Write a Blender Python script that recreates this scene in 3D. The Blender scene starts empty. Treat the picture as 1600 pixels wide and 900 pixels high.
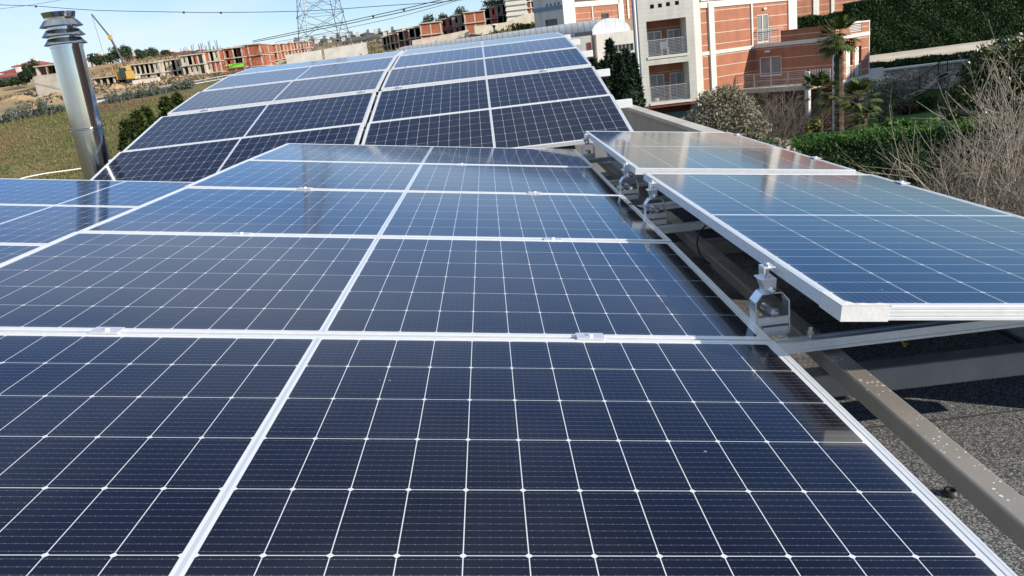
import bpy, math, random
import numpy as np
from mathutils import Vector, Matrix, Quaternion

S = bpy.context.scene
COL = S.collection
R = math.radians
rnd = random.Random(7)
nr = np.random.default_rng(11)

# ------------------------------------------------------------------ camera
CAM = np.array([0.48215, -1.93422, 0.60418])
RW = np.array([[0.99318864, -0.1165054, 0.00167589],
               [-0.03314863, -0.26873909, 0.96264244],
               [-0.11170267, -0.9561411, -0.2707706]])
FPX = 1275.0
cd = bpy.data.cameras.new('camera'); cam = bpy.data.objects.new('camera', cd); COL.objects.link(cam)
cd.sensor_width = 36.0; cd.lens = FPX / 1600 * 36; cd.clip_start = 0.02; cd.clip_end = 6000
cam.matrix_world = Matrix(((RW[0,0], -RW[0,1], -RW[0,2], CAM[0]), (RW[1,0], -RW[1,1], -RW[1,2], CAM[1]),
                           (RW[2,0], -RW[2,1], -RW[2,2], CAM[2]), (0,0,0,1)))
S.camera = cam

# ------------------------------------------------------------------ sky and sun
SUN_AZ, SUN_EL = 58.0, 23.5           # degrees from -Y towards +X, elevation
w = bpy.data.worlds.new('World'); S.world = w; w.use_nodes = True
nt = w.node_tree; nt.nodes.clear()
out = nt.nodes.new('ShaderNodeOutputWorld'); bg = nt.nodes.new('ShaderNodeBackground')
sky = nt.nodes.new('ShaderNodeTexSky'); sky.sky_type = 'NISHITA'; sky.sun_disc = False
sky.sun_elevation = R(SUN_EL); sky.sun_rotation = R(180 - SUN_AZ); sky.air_density = 1.0; sky.altitude = 800; sky.dust_density = 0.15; sky.ozone_density = 3.0
tc = nt.nodes.new('ShaderNodeTexCoord'); mp = nt.nodes.new('ShaderNodeMapping'); mp.inputs['Scale'].default_value = (1.3, 2.2, 5.0)
nz = nt.nodes.new('ShaderNodeTexNoise'); nz.inputs['Scale'].default_value = 1.6; nz.inputs['Detail'].default_value = 5; nz.inputs['Roughness'].default_value = 0.55
rp = nt.nodes.new('ShaderNodeValToRGB'); rp.color_ramp.elements[0].position = 0.36; rp.color_ramp.elements[1].position = 0.66
rp.color_ramp.elements[1].color = (0.75, 0.75, 0.75, 1)
mx = nt.nodes.new('ShaderNodeMix'); mx.data_type = 'RGBA'
mx.inputs[7].default_value = (6.2, 7.0, 7.6, 1)
L = nt.links.new
L(tc.outputs['Generated'], mp.inputs[0]); L(mp.outputs[0], nz.inputs['Vector']); L(nz.outputs[0], rp.inputs[0])
sx_ = nt.nodes.new('ShaderNodeSeparateXYZ'); L(tc.outputs['Generated'], sx_.inputs[0])
def wmap(a, b, c, d):
    n = nt.nodes.new('ShaderNodeMapRange'); n.interpolation_type = 'SMOOTHSTEP'
    for i, v in zip((1,2,3,4), (a,b,c,d)): n.inputs[i].default_value = v
    L(sx_.outputs[2], n.inputs[0]); return n.outputs[0]
mu = nt.nodes.new('ShaderNodeMath'); mu.operation = 'MULTIPLY'; L(rp.outputs[0], mu.inputs[0])
def msum(op, *a):
    o = a[0]
    for q in a[1:]:
        n = nt.nodes.new('ShaderNodeMath'); n.operation = op; L(o, n.inputs[0])
        if isinstance(q, float): n.inputs[1].default_value = q
        else: L(q, n.inputs[1])
        o = n.outputs[0]
    return o
xm = nt.nodes.new('ShaderNodeMapRange'); xm.interpolation_type = 'SMOOTHSTEP'; L(sx_.outputs[0], xm.inputs[0])
for i, v in zip((1,2,3,4), (-.10,.38,1.0,.12)): xm.inputs[i].default_value = v
low = msum('MULTIPLY', xm.outputs[0], wmap(.10,.20,1.0,.25))          # haze and cirrus low at the left
band = msum('MULTIPLY', wmap(.19,.25,0.0,.40), wmap(.30,.38,1.0,0.0))  # a streak of cloud half way up
high = wmap(.52,.66,0.0,.55)                                           # thin veil overhead
L(msum('ADD', low, band, high), mu.inputs[1])
fac = msum('ADD', mu.outputs[0], wmap(.54,.66,0.0,.42), msum('MULTIPLY', low, .15))
tcol = nt.nodes.new('ShaderNodeValToRGB'); te = tcol.color_ramp.elements; te[0].position = .02; te[0].color = (.98,1.0,1.02,1); te[1].position = .50; te[1].color = (.46,.62,.86,1)
te.new(.12).color = (.60,.90,1.24,1); te.new(.24).color = (.50,.86,1.30,1); L(sx_.outputs[2], tcol.inputs[0])
tint = nt.nodes.new('ShaderNodeMix'); tint.data_type = 'RGBA'; tint.blend_type = 'MULTIPLY'; tint.inputs[0].default_value = 1.0
L(sky.outputs[0], tint.inputs[6]); L(tcol.outputs[0], tint.inputs[7])
L(fac, mx.inputs[0]); L(tint.outputs[2], mx.inputs[6]); L(mx.outputs[2], bg.inputs[0]); L(bg.outputs[0], out.inputs[0])
bg.inputs[1].default_value = 0.105
sd = bpy.data.lights.new('sun', 'SUN'); sd.energy = 5.0; sd.angle = R(0.5); sd.color = (1.0, 0.90, 0.76)
sun = bpy.data.objects.new('sun', sd); COL.objects.link(sun)
sv = Vector((math.sin(R(SUN_AZ))*math.cos(R(SUN_EL)), -math.cos(R(SUN_AZ))*math.cos(R(SUN_EL)), math.sin(R(SUN_EL))))
sun.rotation_euler = sv.to_track_quat('Z', 'Y').to_euler(); sun.location = sv * 50
S.view_settings.view_transform = 'Standard'; S.view_settings.look = 'None'; S.view_settings.exposure = 0.35; S.view_settings.gamma = 1
S.view_settings.use_curve_mapping = False
S.cycles.max_bounces = 6; S.cycles.glossy_bounces = 3; S.cycles.transparent_max_bounces = 4

# ------------------------------------------------------------------ helpers
def ray(px, py): return RW @ np.array([(px-800)/FPX, (py-450)/FPX, 1.0])
def at(px, py, Y):                      # world point seen at pixel (px,py) of the 1600x900 photo at depth y = Y
    d = ray(px, py); return CAM + d * ((Y - CAM[1]) / d[1])
def atz(px, py, z):
    d = ray(px, py); return CAM + d * ((z - CAM[2]) / d[2])
def atplane(px, py, o, n):
    d = ray(px, py); return CAM + d * (np.dot(np.asarray(o)-CAM, n) / np.dot(d, n))
def m_per_px(Y): return (Y - CAM[1]) / FPX

def tag(o, label=None, cat=None, group=None, kind=None):
    if label: o['label'] = label
    if cat: o['category'] = cat
    if group: o['group'] = group
    if kind: o['kind'] = kind
    return o
def empty(name, loc=(0,0,0), rot=None, label=None, cat=None, group=None):
    o = bpy.data.objects.new(name, None); COL.objects.link(o); o.empty_display_size = 0.2
    if rot is not None: o.matrix_world = Matrix.Translation(Vector(loc)) @ rot.to_4x4()
    else: o.location = loc
    return tag(o, label, cat, group)
def copy_tree(o, parent=None):
    c = o.copy(); COL.objects.link(c)
    if parent is not None: c.parent = parent
    for ch in list(o.children): copy_tree(ch, c)
    return c

class MB:
    def __init__(self): self.v = []; self.f = []; self.m = []
    def add(self, vs, fs, mi=0):
        b = len(self.v); self.v += [tuple(map(float, p)) for p in vs]
        self.f += [tuple(b+i for i in q) for q in fs]; self.m += [mi]*len(fs); return self
    def hexa(self, p, mi=0):            # 8 corners: bottom ring 0-3, top ring 4-7
        return self.add(p, [(3,2,1,0),(4,5,6,7),(0,1,5,4),(1,2,6,5),(2,3,7,6),(3,0,4,7)], mi)
    def box(self, x0,x1,y0,y1,z0,z1, mi=0, M=None):
        p = [(x0,y0,z0),(x1,y0,z0),(x1,y1,z0),(x0,y1,z0),(x0,y0,z1),(x1,y0,z1),(x1,y1,z1),(x0,y1,z1)]
        if M is not None: p = [M @ Vector(q) for q in p]
        return self.hexa(p, mi)
    def tube(self, pts, r, n=8, mi=0, r1=None, cap=True):
        pts = [Vector(p) for p in pts]; k = len(pts); rings = []
        up = Vector((0,0,1))
        for i, p in enumerate(pts):
            t = (pts[min(i+1,k-1)] - pts[max(i-1,0)]).normalized()
            a = t.cross(up)
            if a.length < 1e-3: a = t.cross(Vector((1,0,0)))
            a.normalize(); b = t.cross(a)
            rr = r if r1 is None else r + (r1-r)*i/(k-1)
            rings.append([p + (a*math.cos(2*math.pi*j/n) + b*math.sin(2*math.pi*j/n))*rr for j in range(n)])
        vs = [q for g in rings for q in g]; fs = []
        for i in range(k-1):
            for j in range(n):
                fs.append((i*n+j, (i+1)*n+j, (i+1)*n+(j+1)%n, i*n+(j+1)%n))
        if cap: fs.append(tuple(range(n))); fs.append(tuple(reversed(range((k-1)*n, k*n))))
        return self.add(vs, fs, mi)
    def lathe(self, prof, n=32, mi=0, c=(0,0,0)):   # prof: (r,z) list, open surface
        vs = []; fs = []
        for r_, z in prof:
            for j in range(n):
                a = 2*math.pi*j/n; vs.append((c[0]+r_*math.cos(a), c[1]+r_*math.sin(a), c[2]+z))
        for i in range(len(prof)-1):
            for j in range(n): fs.append((i*n+j, i*n+(j+1)%n, (i+1)*n+(j+1)%n, (i+1)*n+j))
        return self.add(vs, fs, mi)
    def prism(self, poly, z0, z1, mi=0):
        n = len(poly); vs = [(p[0],p[1],z0) for p in poly]+[(p[0],p[1],z1) for p in poly]
        fs = [tuple(reversed(range(n))), tuple(range(n,2*n))]+[(i,(i+1)%n,n+(i+1)%n,n+i) for i in range(n)]
        return self.add(vs, fs, mi)
    def build(self, name, mats, parent=None, smooth=False, bevel=0, label=None):
        me = bpy.data.meshes.new(name); me.from_pydata(self.v, [], self.f)
        if not isinstance(mats, (list,tuple)): mats = [mats]
        for m in mats: me.materials.append(m)
        if len(mats) > 1: me.polygons.foreach_set('material_index', self.m)
        if smooth: me.polygons.foreach_set('use_smooth', [True]*len(self.f))
        me.update()
        o = bpy.data.objects.new(name, me); COL.objects.link(o)
        if parent is not None: o.parent = parent
        if bevel:
            b = o.modifiers.new('bevel','BEVEL'); b.width = bevel; b.segments = 2; b.limit_method = 'ANGLE'
        if label: o['label'] = label
        return o

class Fr:                               # a wall frame: origin, u along the wall, n outward, z up
    def __init__(self, o, u, flip=1):
        self.o = np.array(o, float); u = np.array([u[0],u[1],0.0]); self.u = u/np.linalg.norm(u)
        self.n = np.array([self.u[1], -self.u[0], 0.0])*flip
    def P(self, u, z, d=0.0): return self.o + self.u*u + self.n*d + np.array([0,0,z])
    def uz(self, px, py):
        p = atplane(px, py, self.o, self.n) - self.o; return float(p @ self.u), float(p[2])
    def box(self, mb, u0,u1,z0,z1,d0,d1, mi=0):
        P = self.P
        return mb.hexa([P(u0,z0,d1),P(u1,z0,d1),P(u1,z0,d0),P(u0,z0,d0),P(u0,z1,d1),P(u1,z1,d1),P(u1,z1,d0),P(u0,z1,d0)], mi)
    def wall(self, mb, u0,u1,z0,z1,d0,d1, holes=(), mi=0):
        us = sorted({u0,u1,*[h[0] for h in holes],*[h[1] for h in holes]}); us = [u for u in us if u0 <= u <= u1]
        zs = sorted({z0,z1,*[h[2] for h in holes],*[h[3] for h in holes]}); zs = [z for z in zs if z0 <= z <= z1]
        for a in range(len(us)-1):
            run = None
            for b in range(len(zs)-1):
                cu, cz = (us[a]+us[a+1])/2, (zs[b]+zs[b+1])/2
                inh = any(h[0] < cu < h[1] and h[2] < cz < h[3] for h in holes)
                if not inh:
                    run = [run[0] if run else zs[b], zs[b+1]]
                if run and (inh or b == len(zs)-2):
                    self.box(mb, us[a],us[a+1],run[0],run[1],d0,d1,mi); run = None
        return mb

# ------------------------------------------------------------------ materials
def mat(name, col, rough=0.6, metal=0.0, var=0.0, scale=8.0, spec=0.5, bump=0.0, bscale=None, detail=4):
    m = bpy.data.materials.new(name); m.use_nodes = True; t = m.node_tree; b = t.nodes['Principled BSDF']
    b.inputs['Base Color'].default_value = (*col, 1); b.inputs['Roughness'].default_value = rough
    b.inputs['Metallic'].default_value = metal; b.inputs['Specular IOR Level'].default_value = spec
    if var or bump:
        c = t.nodes.new('ShaderNodeTexCoord')
    if var:
        n = t.nodes.new('ShaderNodeTexNoise'); n.inputs['Scale'].default_value = scale; n.inputs['Detail'].default_value = detail
        n.inputs['Roughness'].default_value = 0.65
        r = t.nodes.new('ShaderNodeValToRGB'); r.color_ramp.elements[0].position = 0.3; r.color_ramp.elements[1].position = 0.7
        r.color_ramp.elements[0].color = (*[max(0,x*(1-var)) for x in col], 1)
        r.color_ramp.elements[1].color = (*[min(1,x*(1+var)) for x in col], 1)
        t.links.new(c.outputs['Object'], n.inputs['Vector']); t.links.new(n.outputs[0], r.inputs[0]); t.links.new(r.outputs[0], b.inputs['Base Color'])
    if bump:
        n2 = t.nodes.new('ShaderNodeTexNoise'); n2.inputs['Scale'].default_value = bscale or scale*4; n2.inputs['Detail'].default_value = 3
        bm = t.nodes.new('ShaderNodeBump'); bm.inputs['Strength'].default_value = bump; bm.inputs['Distance'].default_value = 0.02
        t.links.new(c.outputs['Object'], n2.inputs['Vector']); t.links.new(n2.outputs[0], bm.inputs['Height']); t.links.new(bm.outputs[0], b.inputs['Normal'])
    return m
def ramp_mat(name, cols, scale, rough=0.8, detail=6, lo=0.3, hi=0.7, second=None, bump=0.0, spec=0.3):
    m = mat(name, cols[0], rough, spec=spec); t = m.node_tree; b = t.nodes['Principled BSDF']
    c = t.nodes.new('ShaderNodeTexCoord'); n = t.nodes.new('ShaderNodeTexNoise')
    n.inputs['Scale'].default_value = scale; n.inputs['Detail'].default_value = detail; n.inputs['Roughness'].default_value = 0.7
    r = t.nodes.new('ShaderNodeValToRGB'); e = r.color_ramp.elements
    k = len(cols)
    while len(e) < k: e.new(0.5)
    for i, q in enumerate(cols): e[i].position = lo+(hi-lo)*i/(k-1); e[i].color = (*q, 1)
    t.links.new(c.outputs['Object'], n.inputs['Vector']); t.links.new(n.outputs[0], r.inputs[0])
    last = r.outputs[0]
    if second:
        sc2, col2, lo2, hi2 = second
        n2 = t.nodes.new('ShaderNodeTexNoise'); n2.inputs['Scale'].default_value = sc2; n2.inputs['Detail'].default_value = 5
        r2 = t.nodes.new('ShaderNodeValToRGB'); r2.color_ramp.elements[0].position = lo2; r2.color_ramp.elements[1].position = hi2
        mxx = t.nodes.new('ShaderNodeMix'); mxx.data_type = 'RGBA'; mxx.inputs[7].default_value = (*col2, 1)
        t.links.new(c.outputs['Object'], n2.inputs['Vector']); t.links.new(n2.outputs[0], r2.inputs[0]); t.links.new(r2.outputs[0], mxx.inputs[0])
        t.links.new(last, mxx.inputs[6]); last = mxx.outputs[2]
    t.links.new(last, b.inputs['Base Color'])
    if bump:
        bm = t.nodes.new('ShaderNodeBump'); bm.inputs['Strength'].default_value = bump; bm.inputs['Distance'].default_value = 0.05
        t.links.new(n.outputs[0], bm.inputs['Height']); t.links.new(bm.outputs[0], b.inputs['Normal'])
    return m
def M_(t, op, a, b=None, c=None):
    n = t.nodes.new('ShaderNodeMath'); n.operation = op
    for i, x in enumerate((a, b, c)):
        if x is None: continue
        if isinstance(x, (int, float)): n.inputs[i].default_value = x
        else: t.links.new(x, n.inputs[i])
    return n.outputs[0]
def mixc(t, fac, A, B):
    n = t.nodes.new('ShaderNodeMix'); n.data_type = 'RGBA'
    for i, x in ((0, fac), (6, A), (7, B)):
        if isinstance(x, (int, float)): n.inputs[i].default_value = x
        elif isinstance(x, tuple): n.inputs[i].default_value = (*x, 1) if len(x) == 3 else x
        else: t.links.new(x, n.inputs[i])
    return n.outputs[2]
def stripe_mat(name, col, linecol, period, width, rough=0.7, var=0.15, axis='Z', vperiod=None):
    m = mat(name, col, rough, var=var, scale=1.3); t = m.node_tree; b = t.nodes['Principled BSDF']
    src = b.inputs['Base Color'].links[0].from_socket
    c = t.nodes.new('ShaderNodeTexCoord'); s = t.nodes.new('ShaderNodeSeparateXYZ'); t.links.new(c.outputs['Object'], s.inputs[0])
    fr = M_(t, 'FRACT', M_(t, 'DIVIDE', s.outputs[axis], period)); k = M_(t, 'LESS_THAN', fr, width/period)
    if vperiod:
        q = M_(t, 'ADD', s.outputs['X'], s.outputs['Y']); k2 = M_(t, 'LESS_THAN', M_(t, 'FRACT', M_(t, 'DIVIDE', q, vperiod)), width/vperiod)
        k = M_(t, 'MAXIMUM', k, k2)
    mpg = t.nodes.new('ShaderNodeMapping'); mpg.inputs['Scale'].default_value = (1.1,1.1,.13); t.links.new(c.outputs['Object'], mpg.inputs[0])
    n9 = t.nodes.new('ShaderNodeTexNoise'); n9.inputs['Scale'].default_value = 1.6; n9.inputs['Detail'].default_value = 7; n9.inputs['Roughness'].default_value = .7; t.links.new(mpg.outputs[0], n9.inputs['Vector'])
    fx = t.nodes.new('ShaderNodeMapRange'); fx.inputs[1].default_value = .45; fx.inputs[2].default_value = .75; fx.inputs[3].default_value = 0; fx.inputs[4].default_value = .42; t.links.new(n9.outputs[0], fx.inputs[0])
    t.links.new(mixc(t, fx.outputs[0], mixc(t, k, src, linecol), tuple(x*.45 for x in col)), b.inputs['Base Color']); return m

ALU = mat('anodised_aluminium', (0.74,0.76,0.77), 0.38, 0.3, var=0.05, scale=30)
ALU2 = mat('mill_aluminium', (0.80,0.81,0.82), 0.3, 0.55, var=0.08, scale=40)
STEEL = mat('zinc_steel', (0.78,0.79,0.80), 0.24, 0.8, var=0.1, scale=60)
BLACK = mat('black_backsheet', (0.02,0.02,0.022), 0.5)
RUBBER = mat('black_rubber', (0.015,0.015,0.016), 0.5)
WHITE_RAIL = mat('white_painted_box_rail', (0.78,0.79,0.80), 0.45, 0.2, var=0.05, scale=10)

PL, PW = 2.278, 1.134                    # outer size of one solar panel
def cell_material():
    m = bpy.data.materials.new('solar_cells_under_glass'); m.use_nodes = True; t = m.node_tree; b = t.nodes['Principled BSDF']
    c = t.nodes.new('ShaderNodeTexCoord'); s = t.nodes.new('ShaderNodeSeparateXYZ'); t.links.new(c.outputs['Object'], s.inputs[0])
    x, y = s.outputs['X'], s.outputs['Y']
    ax = M_(t, 'SUBTRACT', M_(t, 'ABSOLUTE', x), 0.0095); ux = M_(t, 'DIVIDE', ax, 0.0918)
    uy = M_(t, 'DIVIDE', M_(t, 'ADD', y, 0.543), 0.181)
    fx, fy = M_(t, 'FRACT', ux), M_(t, 'FRACT', uy)
    dx = M_(t, 'MULTIPLY', M_(t, 'MINIMUM', fx, M_(t, 'SUBTRACT', 1.0, fx)), 0.0918)
    dy = M_(t, 'MULTIPLY', M_(t, 'MINIMUM', fy, M_(t, 'SUBTRACT', 1.0, fy)), 0.181)
    gap = M_(t, 'MAXIMUM', M_(t, 'LESS_THAN', dx, 0.0008), M_(t, 'LESS_THAN', dy, 0.0009))
    gap = M_(t, 'MAXIMUM', gap, M_(t, 'LESS_THAN', M_(t, 'ADD', dx, dy), 0.0062))
    gap = M_(t, 'MAXIMUM', gap, M_(t, 'LESS_THAN', ax, 0.0))
    gap = M_(t, 'MAXIMUM', gap, M_(t, 'GREATER_THAN', ax, 1.1016))
    gap = M_(t, 'MAXIMUM', gap, M_(t, 'GREATER_THAN', M_(t, 'ABSOLUTE', y), 0.543))
    # grey junction ribbon inside the white centre strip
    ribbon = M_(t, 'LESS_THAN', M_(t, 'ABSOLUTE', x), 0.0035)
    # ten busbars per cell, solder pads along each
    gb = M_(t, 'ABSOLUTE', M_(t, 'SUBTRACT', M_(t, 'FRACT', M_(t, 'MULTIPLY', uy, 10.0)), 0.5))
    bus = M_(t, 'LESS_THAN', gb, 0.022)
    pad = M_(t, 'LESS_THAN', M_(t, 'ABSOLUTE', M_(t, 'SUBTRACT', M_(t, 'FRACT', M_(t, 'MULTIPLY', fx, 6.0)), 0.5)), 0.05)
    pad = M_(t, 'MULTIPLY', pad, M_(t, 'LESS_THAN', gb, 0.05))
    # per cell shade
    wn = t.nodes.new('ShaderNodeTexWhiteNoise'); wn.noise_dimensions = '3D'; cb = t.nodes.new('ShaderNodeCombineXYZ')
    oi = t.nodes.new('ShaderNodeObjectInfo')
    t.links.new(M_(t, 'FLOOR', M_(t, 'DIVIDE', x, 0.0918)), cb.inputs[0]); t.links.new(M_(t, 'FLOOR', uy), cb.inputs[1]); t.links.new(oi.outputs['Random'], cb.inputs[2])
    t.links.new(cb.outputs[0], wn.inputs['Vector'])
    cell = mixc(t, wn.outputs['Value'], (0.0034,0.0040,0.0105), (0.0052,0.0060,0.0150))
    nz = t.nodes.new('ShaderNodeTexNoise'); nz.inputs['Scale'].default_value = 2.3; nz.inputs['Detail'].default_value = 7; nz.inputs['Roughness'].default_value = 0.7
    vm = t.nodes.new('ShaderNodeVectorMath'); vm.operation = 'ADD'; t.links.new(c.outputs['Object'], vm.inputs[0]); t.links.new(oi.outputs['Location'], vm.inputs[1])
    t.links.new(vm.outputs[0], nz.inputs['Vector'])
    dust = M_(t, 'MULTIPLY', M_(t, 'POWER', nz.outputs[0], 3.0), 0.10)
    colr = mixc(t, bus, cell, (0.105,0.115,0.135)); colr = mixc(t, pad, colr, (0.16,0.17,0.185))
    strip = mixc(t, ribbon, (0.68,0.71,0.73), (0.50,0.54,0.60))
    colr = mixc(t, gap, colr, strip); ed = M_(t, 'MINIMUM', M_(t, 'SUBTRACT', PL/2-.016, M_(t, 'ABSOLUTE', x)), M_(t, 'SUBTRACT', PW/2-.016, M_(t, 'ABSOLUTE', y)))
    ed = M_(t, 'MAXIMUM', M_(t, 'SUBTRACT', 1.0, M_(t, 'DIVIDE', ed, .05)), 0.0)
    dust = M_(t, 'ADD', dust, M_(t, 'MULTIPLY', M_(t, 'MULTIPLY', ed, ed), M_(t, 'MULTIPLY', nz.outputs[0], .22)))
    colr = mixc(t, dust, colr, (0.34,0.33,0.33))
    # a few bird or rain specks
    vo = t.nodes.new('ShaderNodeTexVoronoi'); vo.inputs['Scale'].default_value = 16.0; t.links.new(vm.outputs[0], vo.inputs['Vector'])
    n3 = t.nodes.new('ShaderNodeTexNoise'); n3.inputs['Scale'].default_value = 1.7; t.links.new(vm.outputs[0], n3.inputs['Vector'])
    spk = M_(t, 'MULTIPLY', M_(t, 'LESS_THAN', vo.outputs['Distance'], 0.045), M_(t, 'GREATER_THAN', n3.outputs[0], 0.60))
    colr = mixc(t, M_(t, 'MULTIPLY', spk, 0.45), colr, (0.55,0.55,0.55))
    t.links.new(colr, b.inputs['Base Color'])
    rr = M_(t, 'ADD', 0.055, M_(t, 'MULTIPLY', nz.outputs[0], 0.05)); t.links.new(rr, b.inputs['Roughness'])
    b.inputs['IOR'].default_value = 1.5; b.inputs['Specular IOR Level'].default_value = 0.62
    return m
CELLS = cell_material()

# ------------------------------------------------------------------ the solar panels
TILT = R(7.8)
MAINM = Matrix(((math.cos(TILT),0,math.sin(TILT)),(0,1,0),(-math.sin(TILT),0,math.cos(TILT))))
def mainp(x, y, h=0.0): return MAINM @ Vector((x, y, h))

def frame_mesh():
    mb = MB(); pr = [(-.016,-.0035),(-.016,0),(-.0085,0),(-.0078,-.0007),(-.0066,-.0007),(-.0059,0),(-.001,0),(0,-.001)]
    for k in range(3):
        z = -.0078*(k+1); pr += [(0,z+.0006),(-.0016,z-.0004),(-.0016,z-.0016),(0,z-.0026)]
    pr += [(0,-.032),(-.026,-.032),(-.026,-.0305),(-.003,-.0305),(-.003,-.0035)]
    n = len(pr); vs = []
    for sx, sy in ((-1,-1),(1,-1),(1,1),(-1,1)):
        for u, z in pr: vs.append((sx*(PL/2+u), sy*(PW/2+u), z))
    fs = []
    for k in range(4):
        for i in range(n):
            j = (i+1) % n; k2 = (k+1) % 4; fs.append((k*n+i, k2*n+i, k2*n+j, k*n+j))
    mb.add(vs, fs); return mb
def glass_mesh():
    mb = MB(); x, y = PL/2-.0035, PW/2-.0035
    p = [(-x,-y,-.0065),(x,-y,-.0065),(x,y,-.0065),(-x,y,-.0065),(-x,-y,-.0012),(x,-y,-.0012),(x,y,-.0012),(-x,y,-.0012)]
    mb.hexa(p, 1); mb.m[-5] = 0; return mb

proto = empty('solar_module')
frame_mesh().build('frame', ALU, proto)
glass_mesh().build('glass', [CELLS, BLACK], proto)
jb = MB().box(-.03,.03,-.05,.05,-.024,-.0068); jb.build('junction_box', RUBBER, proto)
first_panel = [True]
def place_panel(center, rot, label, group):
    o = proto if first_panel[0] else copy_tree(proto); first_panel[0] = False
    o.matrix_world = Matrix.Translation(Vector(center)) @ rot.to_4x4()
    return tag(o, label, 'solar panel', group)
P_ = PW + .02
GM = 'solar panels of the tilted middle field'
jit = [(-.001,.0),(.004,.001),(-.003,-.001),(.002,.001),(-.003,0)]
ML = ['large dark blue solar panel filling the whole foreground', 'dark solar panel right behind the foreground panel, beside the front pivot bracket',
      'bluish solar panel in the middle of the middle field, third from the camera', 'blue solar panel just in front of the narrow last row of the middle field',
      'last panel of the middle field, its far edge against the big rear array']
for i in range(5):
    q = MAINM @ Matrix.Rotation(jit[i][0], 3, 'X') @ Matrix.Rotation(jit[i][1], 3, 'Y')
    place_panel(mainp(0, -.01-PW/2 + i*P_), q, ML[i], GM)
LL = ['sky-blue solar panel at left edge, farthest of three, reflecting the chimney', 'solar panel at left edge, middle of three, holding the chimney reflection end',
      'sliver of solar panel at the far left below two others beside the middle field']
for i in range(3):
    place_panel(mainp(-2.43, 4.66-PW/2 - i*P_, -.33), MAINM, LL[i], 'solar panels of the lower left field')
RZ = Matrix.Rotation(R(90), 3, 'Z')
RP1 = MAINM @ Matrix(((1,-.002,-.014),(.002,1,.005),(.014,-.005,1))); RP2 = MAINM @ Matrix(((1,.006,-.013),(-.006,1,0),(.013,0,1)))
RO1, RO2 = mainp(1.183,2.028,.1526), mainp(1.1727,2.1968,.1542)
place_panel(RO1 + RP1 @ Vector((PW/2,-PL/2,0)), RP1 @ RZ, 'raised solar panel at right with white tape round its near corner', 'raised solar panels at the right')
place_panel(RO2 + RP2 @ Vector((PW/2,PL/2,0)), RP2 @ RZ, 'raised solar panel at right reflecting the red building, behind the taped panel', 'raised solar panels at the right')
FR = [(13.75,4.689,-.101),(12.64,5.852,.167),(9.46,7.144,.437),(7.57,8.414,.634),(4.32,9.60,.793)]
ORD = ['lowest and nearest row','second row from the bottom','middle row','second row from the top','topmost, most distant row']
for i, (a, y, z) in enumerate(FR):
    q = Matrix.Rotation(R(a), 3, 'X')
    for side, xc in (('left', -1.83), ('right', .486)):
        c = Vector((xc, y, z)) + q @ Vector((0, PW/2, 0))
        place_panel(c, q, f'solar panel in the {ORD[i]} of the rear vaulted array, {side} column', 'solar panels of the rear vaulted array')

# ------------------------------------------------------------------ clamps on the seams
cb = MB().box(-.035,.035,-.022,.022,0,.004).box(-.03,.03,-.0075,.0075,-.02,0)
cb.tube([(0,0,.004),(0,0,.009)], .008, 6)
clamp0 = empty('panel_clamp'); cb.build('clamp_plate', ALU2, clamp0, bevel=.001)
cl_used = [False]
def place_clamp(p, rot, label, group='clamps on the panel seams'):
    o = clamp0 if not cl_used[0] else copy_tree(clamp0); cl_used[0] = True
    o.matrix_world = Matrix.Translation(Vector(p)) @ rot.to_4x4(); tag(o, label, 'clamp', group)
SE = ['the seam behind the foreground panel', 'the second middle-field seam', 'the third middle-field seam', 'the farthest middle-field seam']
for i in range(4):
    for s, x in (('left', -.52), ('right', .672)):
        if i == 3 and s == 'left': continue
        if i == 3: x = .26
        place_clamp(mainp(x, i*P_, .0005), MAINM, f'small silver clamp on {SE[i]}, {s} of the centre strip' if i < 3 else f'single small silver clamp on {SE[i]}')
place_clamp(RO2 + RP2 @ Vector((PW-.004,.53,.0005)), RP2 @ RZ, 'white clamp on far edge of the rear raised panel, nearer one', 'clamps on the raised panels')
place_clamp(RO2 + RP2 @ Vector((PW-.004,2.05,.0005)), RP2 @ RZ, 'white clamp on far edge of the rear raised panel, by its back corner', 'clamps on the raised panels')
place_clamp(RO1 + RP1 @ Vector((PW-.004,-.30,.0005)), RP1 @ RZ, 'white clamp on far edge of the taped raised panel', 'clamps on the raised panels')
OR2 = [o_.replace(', most distant','') for o_ in ORD]
for i in range(1, 5):
    a, y, z = FR[i]; q = Matrix.Rotation(R(a), 3, 'X')
    for side, xs in (('left', (-2.55, -.85)), ('right', (-.45, 1.12))):
        for s, x in zip(('left','right'), xs):
            place_clamp(Vector((x, y-.012, z-.006)), q, f'tiny clamp on {OR2[i]} front edge, {side} column, {s} end', 'clamps on the rear vaulted array')

# white tape round the near corner of the raised panel
tp = MB(); xL, yN = 0.0, -PL
th = .0018
def quadbox(mb, a0,a1,b0,b1,c0,c1): mb.box(a0,a1,b0,b1,c0,c1)
outer = []
mb = tp
mb.box(xL-th, xL+.105, yN-th, yN, -.0345, .0015)                 # front
mb.box(xL-th, xL, yN, yN+.115, -.0345, .0015)                    # left side
n = 14; top = []                                                # wavy top sheet
inner = [(xL+.108, yN+.012),(xL+.09,yN+.017),(xL+.07,yN+.0145),(xL+.05,yN+.015),(xL+.034,yN+.018),(xL+.024,yN+.026),(xL+.019,yN+.038),(xL+.018,yN+.055),(xL+.013,yN+.07),(xL+.016,yN+.085),(xL+.018,yN+.10),(xL+.012,yN+.117)]
outr = [(xL+.108,yN-th),(xL+.09,yN-th),(xL+.07,yN-th),(xL+.05,yN-th),(xL+.03,yN-th),(xL-th,yN-th),(xL-th,yN+.03),(xL-th,yN+.05),(xL-th,yN+.07),(xL-th,yN+.085),(xL-th,yN+.10),(xL-th,yN+.117)]
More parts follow.
